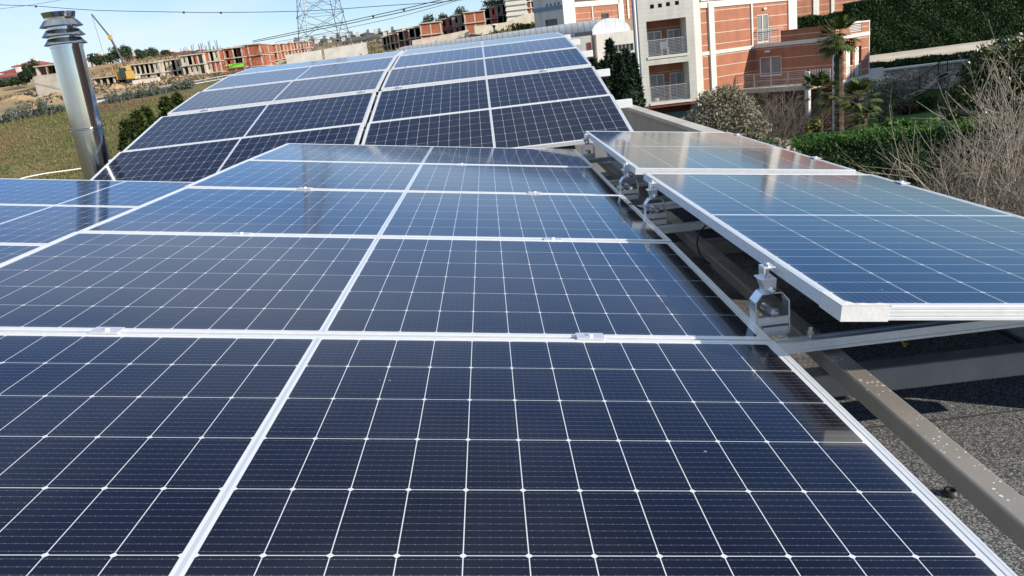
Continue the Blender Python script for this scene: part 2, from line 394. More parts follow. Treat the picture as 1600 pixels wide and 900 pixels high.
vs = [(x,y,.0030+.0007*math.sin(9*i)) for i,(x,y) in enumerate(inner)]+[(x,y,.0022) for x,y in outr]
vs += [(x,y,-.0004) for x,y in inner]+[(x,y,-.0004) for x,y in outr]
k = len(inner); fs = []
for i in range(k-1):
    fs += [(i,i+1,k+i+1,k+i),(2*k+i,3*k+i,3*k+i+1,2*k+i+1),(i,2*k+i,2*k+i+1,i+1)]
fs += [(0,k,3*k,2*k),(k-1,3*k-1,4*k-1,2*k-1)]
mb.add(vs, fs)
TAPE = mat('white_tape', (0.66,0.66,0.645), 0.55, var=0.04, scale=25, bump=0.08, bscale=60)
tape = tp.build('tape', TAPE)
tape.matrix_world = Matrix.Translation(RO1) @ RP1.to_4x4()
tag(tape, 'white tape wrapped round the near corner of the raised panel', 'tape')

# ------------------------------------------------------------------ rails, pivot brackets, tubes
def rail(x0, x1, y, z0, z1, w_, m=ALU2):
    mb = MB(); h = z1-z0
    pr = [(-w_/2,z0),(w_/2,z0),(w_/2,z1),(w_*.16,z1),(w_*.16,z1-h*.25),(-w_*.16,z1-h*.25),(-w_*.16,z1),(-w_/2,z1),(-w_/2,z1-h*.3),(-w_/2+.002,z1-h*.34),(-w_/2+.002,z0+h*.3),(-w_/2,z0+h*.26)]
    n = len(pr); vs = [(x0,a,b) for a,b in pr]+[(x1,a,b) for a,b in pr]
    # split the concave section into quads by fan of boxes: caps as ngons are fine for a channel
    fs = [tuple(range(n)), tuple(reversed(range(n,2*n)))]+[(i,n+i,n+(i+1)%n,(i+1)%n) for i in range(n)]
    mb.add(vs, fs); o = mb.build('mounting_rail', ALU); o.location = (0,y,0); return o
RL = ['nearest aluminium rail running out from the pivot bracket under the taped panel','second aluminium rail seen in the gap beside the third panel seam',
      'third aluminium rail in the dark gap under the seam of the raised panels','fourth aluminium rail in the gap, below the rear raised panel','farthest aluminium rail in the gap at the back corner of the raised panels']
for i, y in enumerate((.085, 1.635, 2.17, 3.08, 4.22)):
    tag(rail(-3.6, 2.28, y, -.226, -.196, .042), RL[i], 'rail', 'aluminium rails under the panels')

def bracket(label, y, dx=0.0):
    base = Vector((1.174+dx, y, -.194)); b = empty('pivot_bracket', base, None, label, 'bracket', 'pivot brackets under the raised panels')
    top = .152*math.cos(TILT) - 1.18*math.sin(TILT) - base.z + .003          # height of the frame top over the rail
    ft = top - .035
    yk = MB()                                                                # yoke: bent strip, two legs and a folded top
    hw, t_, d_ = .047, .0045, .025; hh = ft-.03
    prof = [(-hw,0),(-hw,hh-.028),(-hw+.02,hh-.004),(hw-.02,hh-.004),(hw,hh-.028),(hw,-.0)]
    ins = [(-hw+t_,0),(-hw+t_,hh-.030),(-hw+.0215,hh-.0075),(hw-.0215,hh-.0075),(hw-t_,hh-.030),(hw-t_,0)]
    for i in range(5):
        a,b2,c,d = prof[i],prof[i+1],ins[i+1],ins[i]
        yk.hexa([(a[0],-d_,a[1]),(d[0],-d_,d[1]),(d[0],d_,d[1]),(a[0],d_,a[1]),(b2[0],-d_,b2[1]),(c[0],-d_,c[1]),(c[0],d_,c[1]),(b2[0],d_,b2[1])])
    yk.build('yoke', STEEL, b, bevel=.0008)
    pl = MB().box(-hw+t_,hw-t_,-d_,d_,.028,.032).box(-hw+t_,hw-t_,-d_,-d_+.003,.032,.05); pl.build('cross_plate', ALU2, b, bevel=.0008)
    lo = MB().box(-hw+.02,hw-.0045,-d_*.9,-d_*.9+.003,-.004,.018); lo.hexa([(-hw+.02,-d_*.9,.018),(hw-.005,-d_*.9,.018),(hw-.005,d_,.022),(-hw+.02,d_,.022),(-hw+.02,-d_*.9,.021),(hw-.005,-d_*.9,.021),(hw-.005,d_,.025),(-hw+.02,d_,.025)]); lo.build('foot_plate', ALU2, b, bevel=.0008)
    bo = MB().tube([(-.012,.016,.072),(.004,-.024,.063)], .0105, 14); bo.tube([(.003,-.022,.0635),(.007,-.03,.0615)], .013, 6); bo.tube([(.007,-.03,.0615),(.009,-.036,.060)], .006, 10)
    bo.build('pivot_bolt', STEEL, b, smooth=False, bevel=.0006)
    nu = MB().tube([(-.018,.0,.045),(.0,-.02,.041)], .008, 6); nu.tube([(-.026,.008,.047),(-.018,0,.045)], .0045, 8); nu.build('lock_nut', STEEL, b)
    jw = MB()                                                                # jaw that grips the panel frame
    jw.box(-.020,-.016,-.022,.022,hh-.004,top-.004).box(-.020,.012,-.022,.022,top+.0015-.004,top+.001).box(-.034,-.020,-.020,.020,hh+.034,hh+.038)
    jw.box(-.016,.012,-.022,.022,ft-.012,ft-.007)
    jw.hexa([(-.014,-.024,hh-.006),(.010,-.024,hh-.006),(.010,.024,hh-.006),(-.014,.024,hh-.006),(-.030,-.028,hh+.036),(.012,-.028,hh+.036),(.012,.028,hh+.036),(-.030,.028,hh+.036)])
    jw.build('jaw', ALU2, b, bevel=.001)
    bt = MB().lathe([(.011*math.cos(k*math.pi/12),.011*math.sin(k*math.pi/12)) for k in range(-6,7)],12,0,(-.004,-.032,hh+.006)); bt.tube([(-.004,-.03,hh+.006),(-.004,.028,hh+.006)], .0085, 8); bt.tube([(-.006,-.006,hh+.01),(-.006,-.006,top+.011)], .0055, 8)
    bt.tube([(-.006,-.006,top+.001),(-.006,-.006,top+.009)], .0095, 6); bt.build('clamp_bolt', STEEL, b)
    return b
for lb, y in (('silver pivot bracket nearest the camera, close to the white taped corner', .16), ('silver pivot bracket at the seam between the two raised panels, just in front of it', 1.70),
              ('silver pivot bracket just behind the seam between the two raised panels', 2.40), ('farthest silver pivot bracket, at the back corner of the rear raised panel', 4.17)):
    bracket(lb, y)
stud = MB().tube([(0,0,0),(0,0,.03)], .006, 8); stud.tube([(0,0,.008),(0,0,.018)], .010, 6)
so = stud.build('rail_bolt', STEEL); so.location = (1.255,.085,-.194); tag(so, 'short upright bolt on the nearest rail beside the pivot bracket', 'bolt')

def painted_tube_material():
    m = mat('grey_brown_painted_steel', (0.27,0.245,0.215), 0.42, 0.1, var=0.12, scale=6); t = m.node_tree; b = t.nodes['Principled BSDF']
    src = b.inputs['Base Color'].links[0].from_socket; c = t.nodes.new('ShaderNodeTexCoord')
    v = t.nodes.new('ShaderNodeTexVoronoi'); v.inputs['Scale'].default_value = 85; t.links.new(c.outputs['Object'], v.inputs['Vector'])
    n = t.nodes.new('ShaderNodeTexNoise'); n.inputs['Scale'].default_value = 5; n.inputs['Detail'].default_value = 2; t.links.new(c.outputs['Object'], n.inputs['Vector'])
    thr = M_(t, 'MULTIPLY', M_(t, 'SUBTRACT', n.outputs[0], 0.24), 0.80)
    k = M_(t, 'LESS_THAN', v.outputs['Distance'], thr)
    s = t.nodes.new('ShaderNodeSeparateXYZ'); g = t.nodes.new('ShaderNodeNewGeometry'); t.links.new(g.outputs['Normal'], s.inputs[0])
    k = M_(t, 'MULTIPLY', k, M_(t, 'GREATER_THAN', s.outputs['Z'], 0.7))
    rs = t.nodes.new('ShaderNodeSeparateColor'); t.links.new(v.outputs['Color'], rs.inputs[0])
    k = M_(t, 'MULTIPLY', k, M_(t, 'GREATER_THAN', rs.outputs[0], 0.35))
    t.links.new(mixc(t, k, src, (0.72,0.70,0.66)), b.inputs['Base Color']); return m
TUBE = painted_tube_material()
TUBE2 = mat('grey_painted_steel', (0.25,0.24,0.22), 0.5, 0.1, var=0.2, scale=5)
def beam(x0,x1,y0,y1,z0,z1,m,label,bev=.008):
    cx, cy, cz = (x0+x1)/2,(y0+y1)/2,z1
    mb = MB().box(x0-cx,x1-cx,y0-cy,y1-cy,z0-cz,z1-cz); o = mb.build('steel_beam', m, bevel=bev); o.location = (cx,cy,cz)
    return tag(o, label, 'beam', 'grey steel beams under the panels')
ZT = -.238
beam(1.284, 1.339, -2.2, 4.6, ZT-.048, ZT, TUBE, 'long grey steel tube with white paint specks running along the panel edge', .005)
beam(-3.4, 2.235, .085, .155, -.378, ZT-.070, TUBE2, 'grey steel cross beam under the white taped panel corner')
beam(-3.4, 2.235, 1.70, 1.77, -.378, ZT-.070, TUBE2, 'grey steel cross beam in the dark gap below the second rail')
beam(-3.4, 2.235, 3.35, 3.42, -.378, ZT-.070, TUBE2, 'grey steel cross beam at the far end of the dark gap')
beam(2.15, 2.22, 1.3, 4.6, ZT-.068, ZT, TUBE2, 'grey steel tube in the shade below the raised panels')

cbm = MB(); pts = []
for a, (px, py) in enumerate(((1103,352),(1094,360),(1088,369),(1086,380),(1089,393),(1098,404),(1112,412))): pts.append(atplane(px, py, (0,1.25,0), (0,1,0)) + np.array([0,-.01*a,0]))
cbm.tube(pts, .0035, 8); tag(cbm.build('solar_cable', RUBBER, smooth=True), 'thin black cable looping down in the dark gap beside the panels', 'cable')
cb2 = MB(); pts = [atplane(px, py, (0,2.0,0), (0,1,0)) for px, py in ((972,330),(985,318),(1000,325),(1020,335),(1035,350),(1050,358))]
cb2.tube(pts, .004, 8); tag(cb2.build('solar_cable', RUBBER, smooth=True), 'black cable bundle hanging below the second pivot bracket', 'cable')

# ------------------------------------------------------------------ own building: roof deck, parapet, vault, walls
def gravel_material():
    m = mat('mineral_bitumen', (0.1,0.1,0.1), 0.9); t = m.node_tree; b = t.nodes['Principled BSDF']; c = t.nodes.new('ShaderNodeTexCoord')
    v = t.nodes.new('ShaderNodeTexVoronoi'); v.inputs['Scale'].default_value = 270; t.links.new(c.outputs['Object'], v.inputs['Vector'])
    sc = t.nodes.new('ShaderNodeSeparateColor'); t.links.new(v.outputs['Color'], sc.inputs[0])
    n = t.nodes.new('ShaderNodeTexNoise'); n.inputs['Scale'].default_value = 1.4; n.inputs['Detail'].default_value = 4; t.links.new(c.outputs['Object'], n.inputs['Vector'])
    r = t.nodes.new('ShaderNodeValToRGB'); e = r.color_ramp.elements; e[0].color = (0.03,0.032,0.035,1); e[1].color = (0.42,0.43,0.44,1); e[0].position = .1; e[1].position = 1
    e.new(.6).color = (0.14,0.145,0.15,1)
    t.links.new(sc.outputs[0], r.inputs[0])
    t.links.new(mixc(t, M_(t,'MULTIPLY',n.outputs[0],.22), r.outputs[0], (0.10,0.10,0.095)), b.inputs['Base Color'])
    s2 = t.nodes.new('ShaderNodeSeparateXYZ'); t.links.new(c.outputs['Object'], s2.inputs[0]); n4 = t.nodes.new('ShaderNodeTexNoise'); n4.inputs['Scale'].default_value = 2.2; n4.inputs['Detail'].default_value = 6; t.links.new(c.outputs['Object'], n4.inputs['Vector'])
    yy = M_(t, 'ADD', s2.outputs['Y'], M_(t, 'MULTIPLY', n4.outputs[0], .05)); lap = M_(t, 'LESS_THAN', M_(t, 'FRACT', M_(t, 'DIVIDE', M_(t, 'ADD', yy, .62), .95)), .012)
    st = M_(t, 'MULTIPLY', M_(t, 'GREATER_THAN', n4.outputs[0], .56), M_(t, 'MULTIPLY', M_(t, 'SUBTRACT', n4.outputs[0], .56), 3.5))
    src = b.inputs['Base Color'].links[0].from_socket
    q = mixc(t, st, src, (0.055,0.055,0.045)); q = mixc(t, M_(t, 'MULTIPLY', lap, .8), q, (0.03,0.03,0.03)); t.links.new(q, b.inputs['Base Color'])
    bm = t.nodes.new('ShaderNodeBump'); bm.inputs['Strength'].default_value = .9; bm.inputs['Distance'].default_value = .006
    t.links.new(sc.outputs[1], bm.inputs['Height']); t.links.new(bm.outputs[0], b.inputs['Normal']); return m
GRAVEL = gravel_material()
PLASTER = mat('grey_plaster', (0.34,0.34,0.33), 0.85, var=0.12, scale=1.5, bump=.15)
COPING = mat('concrete_coping', (0.48,0.46,0.42), 0.85, var=0.15, scale=2.0, bump=.2)
VAULT = mat('grey_roof_sheet', (0.30,0.31,0.32), 0.5, 0.3, var=.1, scale=3)
GZ = -6.4; DZ = -.60
own = empty('roof_building', (0,0,GZ), None, 'own flat-roofed building under the solar panels with parapet and low vault', 'building')
def own_part(mb, name, m, **k):
    for i,(x,y,z) in enumerate(mb.v): mb.v[i] = (x,y,z-GZ)
    return mb.build(name, m, own, **k)
own_part(MB().prism([(-5.6,-6),(5.5,-6),(5.5,.10),(2.30,.10),(2.30,15.8),(-5.6,15.8)],DZ-.3,DZ), 'roof_deck', GRAVEL)
own_part(MB().prism([(-5.7,-6.1),(5.6,-6.1),(5.6,.2),(2.47,.2),(2.47,15.85),(-5.7,15.85)],GZ-.5,DZ-.302), 'wall', PLASTER)
PZ = -.215
po = [atz(975,161,PZ), atz(1125,204,PZ)]; pi0 = [atz(970,164,PZ), atz(1097,204,PZ)]
px1 = max(q[0] for q in po); px0 = min(min(q[0] for q in pi0), px1-.09)
own_part(MB().box(px0+.02,px1-.02,.1,po[0][1]-.05,DZ-.3,PZ-.04), 'parapet', PLASTER)
own_part(MB().box(px0,px1,.06,po[0][1],PZ-.038,PZ), 'coping', COPING)
mb = MB(); prof = [(4.75,-.42),(5.8,-.13),(6.95,.13),(8.26,.36),(9.5,.52),(10.7,.61),(12.0,.58),(13.4,.4),(14.6,.1),(15.3,-.3)]
n = len(prof); vs = []
for x in (-2.75, 1.45): vs += [(x,y,z) for y,z in prof] + [(x,prof[-1][0],DZ),(x,prof[0][0],DZ)]
n2 = n+2; fs = [tuple(range(n2)), tuple(reversed(range(n2,2*n2)))] + [(i,n2+i,n2+(i+1)%n2,(i+1)%n2) for i in range(n2)]
mb.add(vs, fs); own_part(mb, 'vault_roof', VAULT)
for i, (y, z) in enumerate(((5.80,.11),(7.05,.37),(8.33,.575),(9.56,.735),(10.75,.83))):
    mb = MB().box(-3.07,1.80,-.045,.045,-.075,0); o = mb.build('box_rail', WHITE_RAIL, bevel=.003); o.location = (0,y,z)
    tag(o, f'white box rail sticking out under the rear array, {["lowest","second lowest","middle","second highest","highest"][i]}', 'rail', 'white box rails under the rear array')
gr = MB().lathe([(.0,.010),(.008,.010),(.009,.014),(.016,.014),(.017,.008),(.021,.004),(.021,0)], 20); o = gr.build('rubber_plug', RUBBER, smooth=True)
p = atz(1485,773,DZ); o.location = (p[0],p[1],DZ+.001); tag(o, 'small black rubber plug lying on the grey roof deck', 'plug')
YEL = mat('yellow_plastic', (0.65,0.45,0.04), .5)
for i, (pl_, lb) in enumerate(((((1403,522),(1408,530),(1412,538),(1419,537),(1413,541)), 'yellow cable tie on the shaded deck, left one with a knot'), (((1456,514),(1468,517),(1476,519),(1482,522),(1476,524),(1470,520)), 'yellow cable tie on the shaded deck, right one with a curl'))):
    pts = [Vector(atz(a,b,DZ+.004)) for a,b in pl_]
    tag(MB().tube(pts, .0045, 6).build('cable_tie', YEL, smooth=True), lb, 'cable tie', 'yellow cable ties')

# ------------------------------------------------------------------ chimney
CH = mat('stainless_steel', (0.50,0.51,0.53), 0.13, 1.0, var=.06, scale=3)
ch = empty('metal_chimney', (-3.40,6.2,DZ), None, 'shiny stainless steel flue pipe with three conical rain collars', 'chimney')
r0 = .140
def ring_z(py): return float(at(105+.24*(py-20), py, 6.2)[2]) - DZ
zt = [ring_z(y) for y in (18, 30, 38, 47, 53, 60, 66, 73, 196, 204)]
MB().lathe([(r0*.98,-.3),(r0*.98,zt[9])], 40).build('lower_pipe', CH, ch, smooth=True)
MB().lathe([(r0,zt[8]),(r0,zt[7])], 40).build('upper_pipe', CH, ch, smooth=True)
MB().lathe([(r0*.98,zt[9]),(r0*1.07,zt[9]),(r0*1.07,zt[9]+.015),(r0*1.02,zt[9]+.02),(r0*1.02,zt[8]-.02),(r0*1.07,zt[8]-.014),(r0*1.07,zt[8]),(r0,zt[8])], 40).build('joint_band', CH, ch)
MB().lathe([(r0,zt[7]),(r0*1.04,zt[7]),(r0*1.04,zt[6]+.005),(r0*.9,zt[6]+.006)], 40).build('pipe_collar', CH, ch)
for a, b_ in ((6,4.6),(4,2.6),(2,.6)):
    z0 = zt[a]; z1 = z0+.045
    MB().lathe([(r0*.9,z0-.002),(r0*1.32,z0-.012),(r0*1.33,z0-.008),(r0*1.02,z1),(r0*.92,z1+.002),(r0*.92,z1+.04)], 40).build('rain_cone', CH, ch)
MB().lathe([(r0*.92,zt[2]),(r0*.95,zt[1]+.02),(r0*1.06,zt[0]),(r0*1.04,zt[0]),(r0*.9,zt[1]+.02),(r0*.85,zt[3])], 40).build('top_rim', CH, ch)

# ================================================================== terrain
def cpz(px, py, Y): return at(px, py, Y)
CP = [cpz(0,188,103),cpz(75,174,104),cpz(150,161,106),cpz(225,147,108),cpz(300,133,110),cpz(380,118,114),
      cpz(0,180,109),cpz(75,166,110),cpz(150,153,112),cpz(225,141,114),cpz(300,128,117),
      cpz(20,262,82),cpz(130,272,78),cpz(240,215,82),cpz(100,215,93),cpz(20,225,92),
      cpz(0,160,122),cpz(60,156,123),cpz(130,140,128),cpz(250,128,132),cpz(330,120,140),cpz(390,112,150),
      cpz(10,135,165),cpz(60,120,175),cpz(230,94,178),cpz(300,86,185),cpz(150,103,180),cpz(360,76,205),
      cpz(470,96,165),cpz(560,90,165),cpz(640,78,165),cpz(700,68,150),cpz(600,62,230),cpz(500,70,230),
      cpz(760,55,140),cpz(830,34,130),cpz(800,42,130),cpz(850,20,190),cpz(900,20,190)]
CP = [tuple(p) for p in CP]
CP += [(x,y,GZ) for x in (-45,-20,0,12) for y in (-30,5,30,48)] + [(20,y,GZ) for y in (-20,10,30,45,54)] + [(36,y,GZ) for y in (-20,10,30,45,56)] + [(55,y,GZ) for y in (0,30,55)]
CP += [(x,60,-3.3) for x in (24,30,36,44,55)] + [(x,66,-2.9) for x in (24,34,44,58)] + [(x,80,-1.5) for x in (20,35,60)] + [(14,75,-3.5),(30,110,3),(60,110,3),(0,75,-4.5),(-15,75,-4.5)]
CP += [(-120,60,-5),(-120,110,-1),(-140,200,7),(90,60,0),(100,150,8),(-60,300,12),(60,300,20),(0,300,17),(-200,320,9),(200,320,20),(0,500,18),(-300,500,9),(300,500,18),(-60,-60,GZ),(60,-60,GZ),(200,0,2),(-250,0,-6),(-600,900,5),(600,900,8),(0,1200,8),(-600,-300,-6),(600,-300,-4)]
CP = np.array(CP)
_d = np.linalg.norm(CP[:,None,:2]-CP[None,:,:2], axis=2); nC = len(CP)
A_ = np.zeros((nC+1,nC+1)); A_[:nC,:nC] = _d + np.eye(nC)*(-0.6); A_[:nC,nC] = 1; A_[nC,:nC] = 1
WT = np.linalg.solve(A_, np.r_[CP[:,2],0])
def ground_z(x, y):
    x = np.atleast_1d(np.asarray(x,float)); y = np.atleast_1d(np.asarray(y,float))
    d = np.hypot(x[:,None]-CP[None,:,0], y[:,None]-CP[None,:,1]); return d @ WT[:nC] + WT[nC]
def gz(x, y): return float(ground_z(x, y)[0])
xs = np.concatenate([np.linspace(-900,-130,22)[:-1], np.arange(-130,70,1.6), np.linspace(70,900,24)])
ys = np.concatenate([np.linspace(-400,-20,14)[:-1], np.arange(-20,56.5,2.5), np.arange(57,62,0.8), np.arange(62,240,1.8), np.linspace(241,1400,30)])
X, Y = np.meshgrid(xs, ys); Zg = ground_z(X.ravel(), Y.ravel())
lawn = (X.ravel()>14)&(X.ravel()<60)&(Y.ravel()<57.5); Zg = np.where(lawn, GZ+0.0*Zg, Zg)
own_a = (np.abs(X.ravel()+1.5)<16)&(Y.ravel()<34)&(Y.ravel()>-15); Zg = np.where(own_a, GZ, Zg)
nx, ny = len(xs), len(ys)
fs = [(j*nx+i, j*nx+i+1, (j+1)*nx+i+1, (j+1)*nx+i) for j in range(ny-1) for i in range(nx-1)]
MEADOW = ramp_mat('meadow', [(0.17,0.09,0.055),(0.13,0.115,0.04),(0.085,0.10,0.028),(0.19,0.155,0.07),(0.10,0.11,0.035)], .30, .95, detail=12, second=(.07,(0.18,0.10,0.06),.50,.64), bump=.8)
SOIL = ramp_mat('bare_soil', [(0.30,0.19,0.09),(0.42,0.27,0.13),(0.36,0.27,0.17),(0.22,0.17,0.11)], .12, .95, detail=9, second=(.07,(0.11,0.11,0.05),.5,.68), bump=.8)
LAWN = ramp_mat('lawn', [(0.025,0.085,0.014),(0.040,0.115,0.020)], 1.5, .95)
gm = bpy.data.meshes.new('ground'); gm.from_pydata(np.c_[X.ravel(),Y.ravel(),Zg].tolist(), [], fs)
for m in (MEADOW, SOIL, LAWN): gm.materials.append(m)
def road_y(x): return np.interp(x, RX, RY)
ra = [at(px,py,yy) for px,py,yy in ((-120,205,102),(0,184,106),(75,170,107),(150,157,109),(225,144,111),(300,130.5,113.5),(380,116,118),(450,104,124))]
RX = [p[0] for p in ra]; RY = [p[1] for p in ra]
cx = (X[:-1,:-1]+X[1:,1:]).ravel()/2; cy = (Y[:-1,:-1]+Y[1:,1:]).ravel()/2
mi = np.zeros(len(fs), int)
mi[(cy > road_y(cx)+3) & (cx < 8) & (cy < 260)] = 1
mi[(cx > 9) & (cx < 45) & (cy < 120) & (cy > 100)] = 1
mi[(cx > 5)&(cx < 70)&(cy<57.5)&(cy>16)] = 2
gm.polygons.foreach_set('material_index', mi); gm.polygons.foreach_set('use_smooth', [True]*len(fs)); gm.update()
g = bpy.data.objects.new('ground', gm); COL.objects.link(g); g['kind'] = 'structure'

# road behind the field
ASPH = mat('asphalt', (0.09,0.09,0.09), .9, var=.2, scale=.6)
mb = MB(); vs = []; fs = []
for k, p in enumerate(ra):
    z = p[2] + .12; vs += [(p[0],p[1]-3.2,z),(p[0],p[1]+3.2,z),(p[0],p[1]-3.4,z-.8),(p[0],p[1]+3.4,z-.8)]
    if k: a=(k-1)*4; b=k*4; fs += [(a,b,b+1,a+1),(a+2,b+2,b,a),(a+1,b+1,b+3,a+3)]
mb.add(vs, fs); o = mb.build('road', ASPH); o['kind'] = 'structure'

# ------------------------------------------------------------------ vegetation helpers
def foliage_mat(name, a, b, c, scale=1.2, rough=.6, spec=.3):
    m = ramp_mat(name, [a,b,c], scale, rough, detail=5, lo=.3, hi=.7, spec=spec); t = m.node_tree; bs = t.nodes['Principled BSDF']
    bs.inputs['Subsurface Weight'].default_value = 0; return m
def leaf_mesh(pts, size, aspect=.5, up=0.0, jitter=.35, rng=nr, nrm=None):
    n = len(pts); d = rng.normal(size=(n,3)); d[:,2] += up; d /= np.linalg.norm(d,axis=1)[:,None]
    e = rng.normal(size=(n,3)); e -= d*np.sum(d*e,axis=1)[:,None]; e /= np.linalg.norm(e,axis=1)[:,None]
    s = size*(1+jitter*rng.normal(size=(n,1)).clip(-2,2)); a = d*s*.5; b = e*s*aspect*.5
    V = np.stack([pts-a, pts+b*1.0, pts+a, pts-b*1.0],1).reshape(-1,3)
    F = np.arange(4*n).reshape(n,4); return V, F
def np_mesh(name, V, F, mats, parent=None, mi=None):
    me = bpy.data.meshes.new(name); nF = len(F); me.vertices.add(len(V)); me.vertices.foreach_set('co', np.asarray(V,np.float32).ravel())
    me.loops.add(nF*4); me.loops.foreach_set('vertex_index', np.asarray(F,np.int32).ravel())
    me.polygons.add(nF); me.polygons.foreach_set('loop_start', np.arange(0,nF*4,4,dtype=np.int32)); me.polygons.foreach_set('loop_total', np.full(nF,4,np.int32))
    for m in (mats if isinstance(mats,(list,tuple)) else [mats]): me.materials.append(m)
    if mi is not None: me.polygons.foreach_set('material_index', np.asarray(mi,np.int32))
    me.update(calc_edges=True); me.validate()
    o = bpy.data.objects.new(name, me); COL.objects.link(o)
    if parent is not None: o.parent = parent
    return o
def blob_points(blobs, n, shell=.55, rng=nr):
    wts = np.array([b[1][0]*b[1][1]*b[1][2] for b in blobs])**.66; wts /= wts.sum(); out = []
    for (c, r), k in zip(blobs, (wts*n).astype(int)+1):
        d = rng.normal(size=(k,3)); d /= np.linalg.norm(d,axis=1)[:,None]; rad = shell + (1-shell)*rng.random((k,1)); rad *= 1+.12*rng.normal(size=(k,1))
        out.append(np.asarray(c)+d*rad*np.asarray(r))
    return np.concatenate(out)
def clumps(c, r, k, f=.45, rng=nr):     # k sub-blobs filling an ellipsoid
    out = []
    for i in range(k):
        d = rng.normal(size=3); d /= np.linalg.norm(d); rad = rng.random()**.4*.75
        out.append((np.asarray(c)+d*rad*np.asarray(r), np.asarray(r)*f*(.7+.6*rng.random())))
    return out
BARK = mat('bark', (0.10,0.075,0.055), .9, var=.3, scale=6)
PALEBARK = mat('pale_bare_wood', (0.265,0.23,0.195), .85, var=.25, scale=9)
TWIG = mat('grey_twig', (0.15,0.12,0.10), .9, var=.25, scale=9)
G_DARK = foliage_mat('dark_hedge_leaves', (0.010,0.028,0.008),(0.022,0.055,0.012),(0.035,0.080,0.018), 1.0)
G_BRIGHT = foliage_mat('sun_painted_hedge_leaves', (0.020,0.060,0.010),(0.045,0.115,0.018),(0.075,0.165,0.025), .9)  # paler leaf copy, colours the clipped hedge top as if sunlit
G_CON = foliage_mat('conifer_needles', (0.006,0.017,0.008),(0.012,0.030,0.012),(0.022,0.045,0.016), 1.3)
G_CON2 = foliage_mat('olive_green_needles', (0.018,0.034,0.008),(0.035,0.055,0.012),(0.060,0.085,0.018), 1.3)
G_SILVER = foliage_mat('silver_leaves', (0.17,0.155,0.10),(0.235,0.22,0.155),(0.31,0.29,0.215), 1.6)
G_GREY = foliage_mat('grey_green_leaves', (0.055,0.075,0.055),(0.10,0.125,0.095),(0.16,0.19,0.15), .8)
G_OLIVE = foliage_mat('olive_leaves', (0.07,0.075,0.055),(0.12,0.125,0.09),(0.19,0.19,0.145), 1.5)
G_PALM = foliage_mat('palm_leaves', (0.035,0.06,0.015),(0.08,0.115,0.028),(0.15,0.18,0.05), 2)
G_BROAD = foliage_mat('broad_glossy_leaves', (0.022,0.040,0.012),(0.050,0.075,0.020),(0.12,0.13,0.05), 1.1, rough=.4, spec=.5)
G_FAR = foliage_mat('far_tree_leaves', (0.016,0.032,0.014),(0.028,0.050,0.020),(0.050,0.075,0.028), .4)

def tree(name, base, blobs, n, size, m, label, cat='tree', group=None, trunk=.12, th=1.0, aspect=.5, up=0, bark=BARK, limbs=5, dark=None):
    t = empty(name, base, None, label, cat, group); b = np.asarray(base)
    pts = blob_points(blobs, n); V, F = leaf_mesh(pts, size, aspect, up); np_mesh('crown', V, F, m, t)
    mb = MB(); top = np.mean([c for c,_ in blobs],axis=0)
    mb.tube([(0,0,-.3),(.03,.02,th*.6),tuple(top*np.array([.6,.6,.75]))], trunk, 8, r1=trunk*.4)
    for i in range(min(limbs,len(blobs))):
        c = blobs[i][0]; mb.tube([(0,0,th*.5),tuple(np.array(c)*.55+np.array([0,0,th*.25])),tuple(c)], trunk*.45, 6, r1=trunk*.12)
    mb.build('trunk', bark, t, smooth=True); return t
def conifer(name, base, h, r, n, m, label, group=None, size=.35, seed=1):
    g_ = np.random.default_rng(seed); t = empty(name, base, None, label, 'tree', group)
    V = []; k = n; u = g_.random(k)**.75; z = h*(.04+.96*u); ang = g_.random(k)*2*np.pi
    lay = .72+.28*np.cos(z/h*40+3*np.sin(ang*3+seed)); rr = r*(1-u)**.85*lay*(.35+.65*np.sqrt(g_.random(k)))+.05
    pts = np.c_[rr*np.cos(ang), rr*np.sin(ang), z-.25*rr]
    V, F = leaf_mesh(pts, size, .35, -.3, rng=g_); np_mesh('crown', V, F, m, t)
    MB().tube([(0,0,-.2),(0,0,h*.97)], max(.05,r*.08), 7, r1=.015).build('trunk', BARK, t, smooth=True); return t
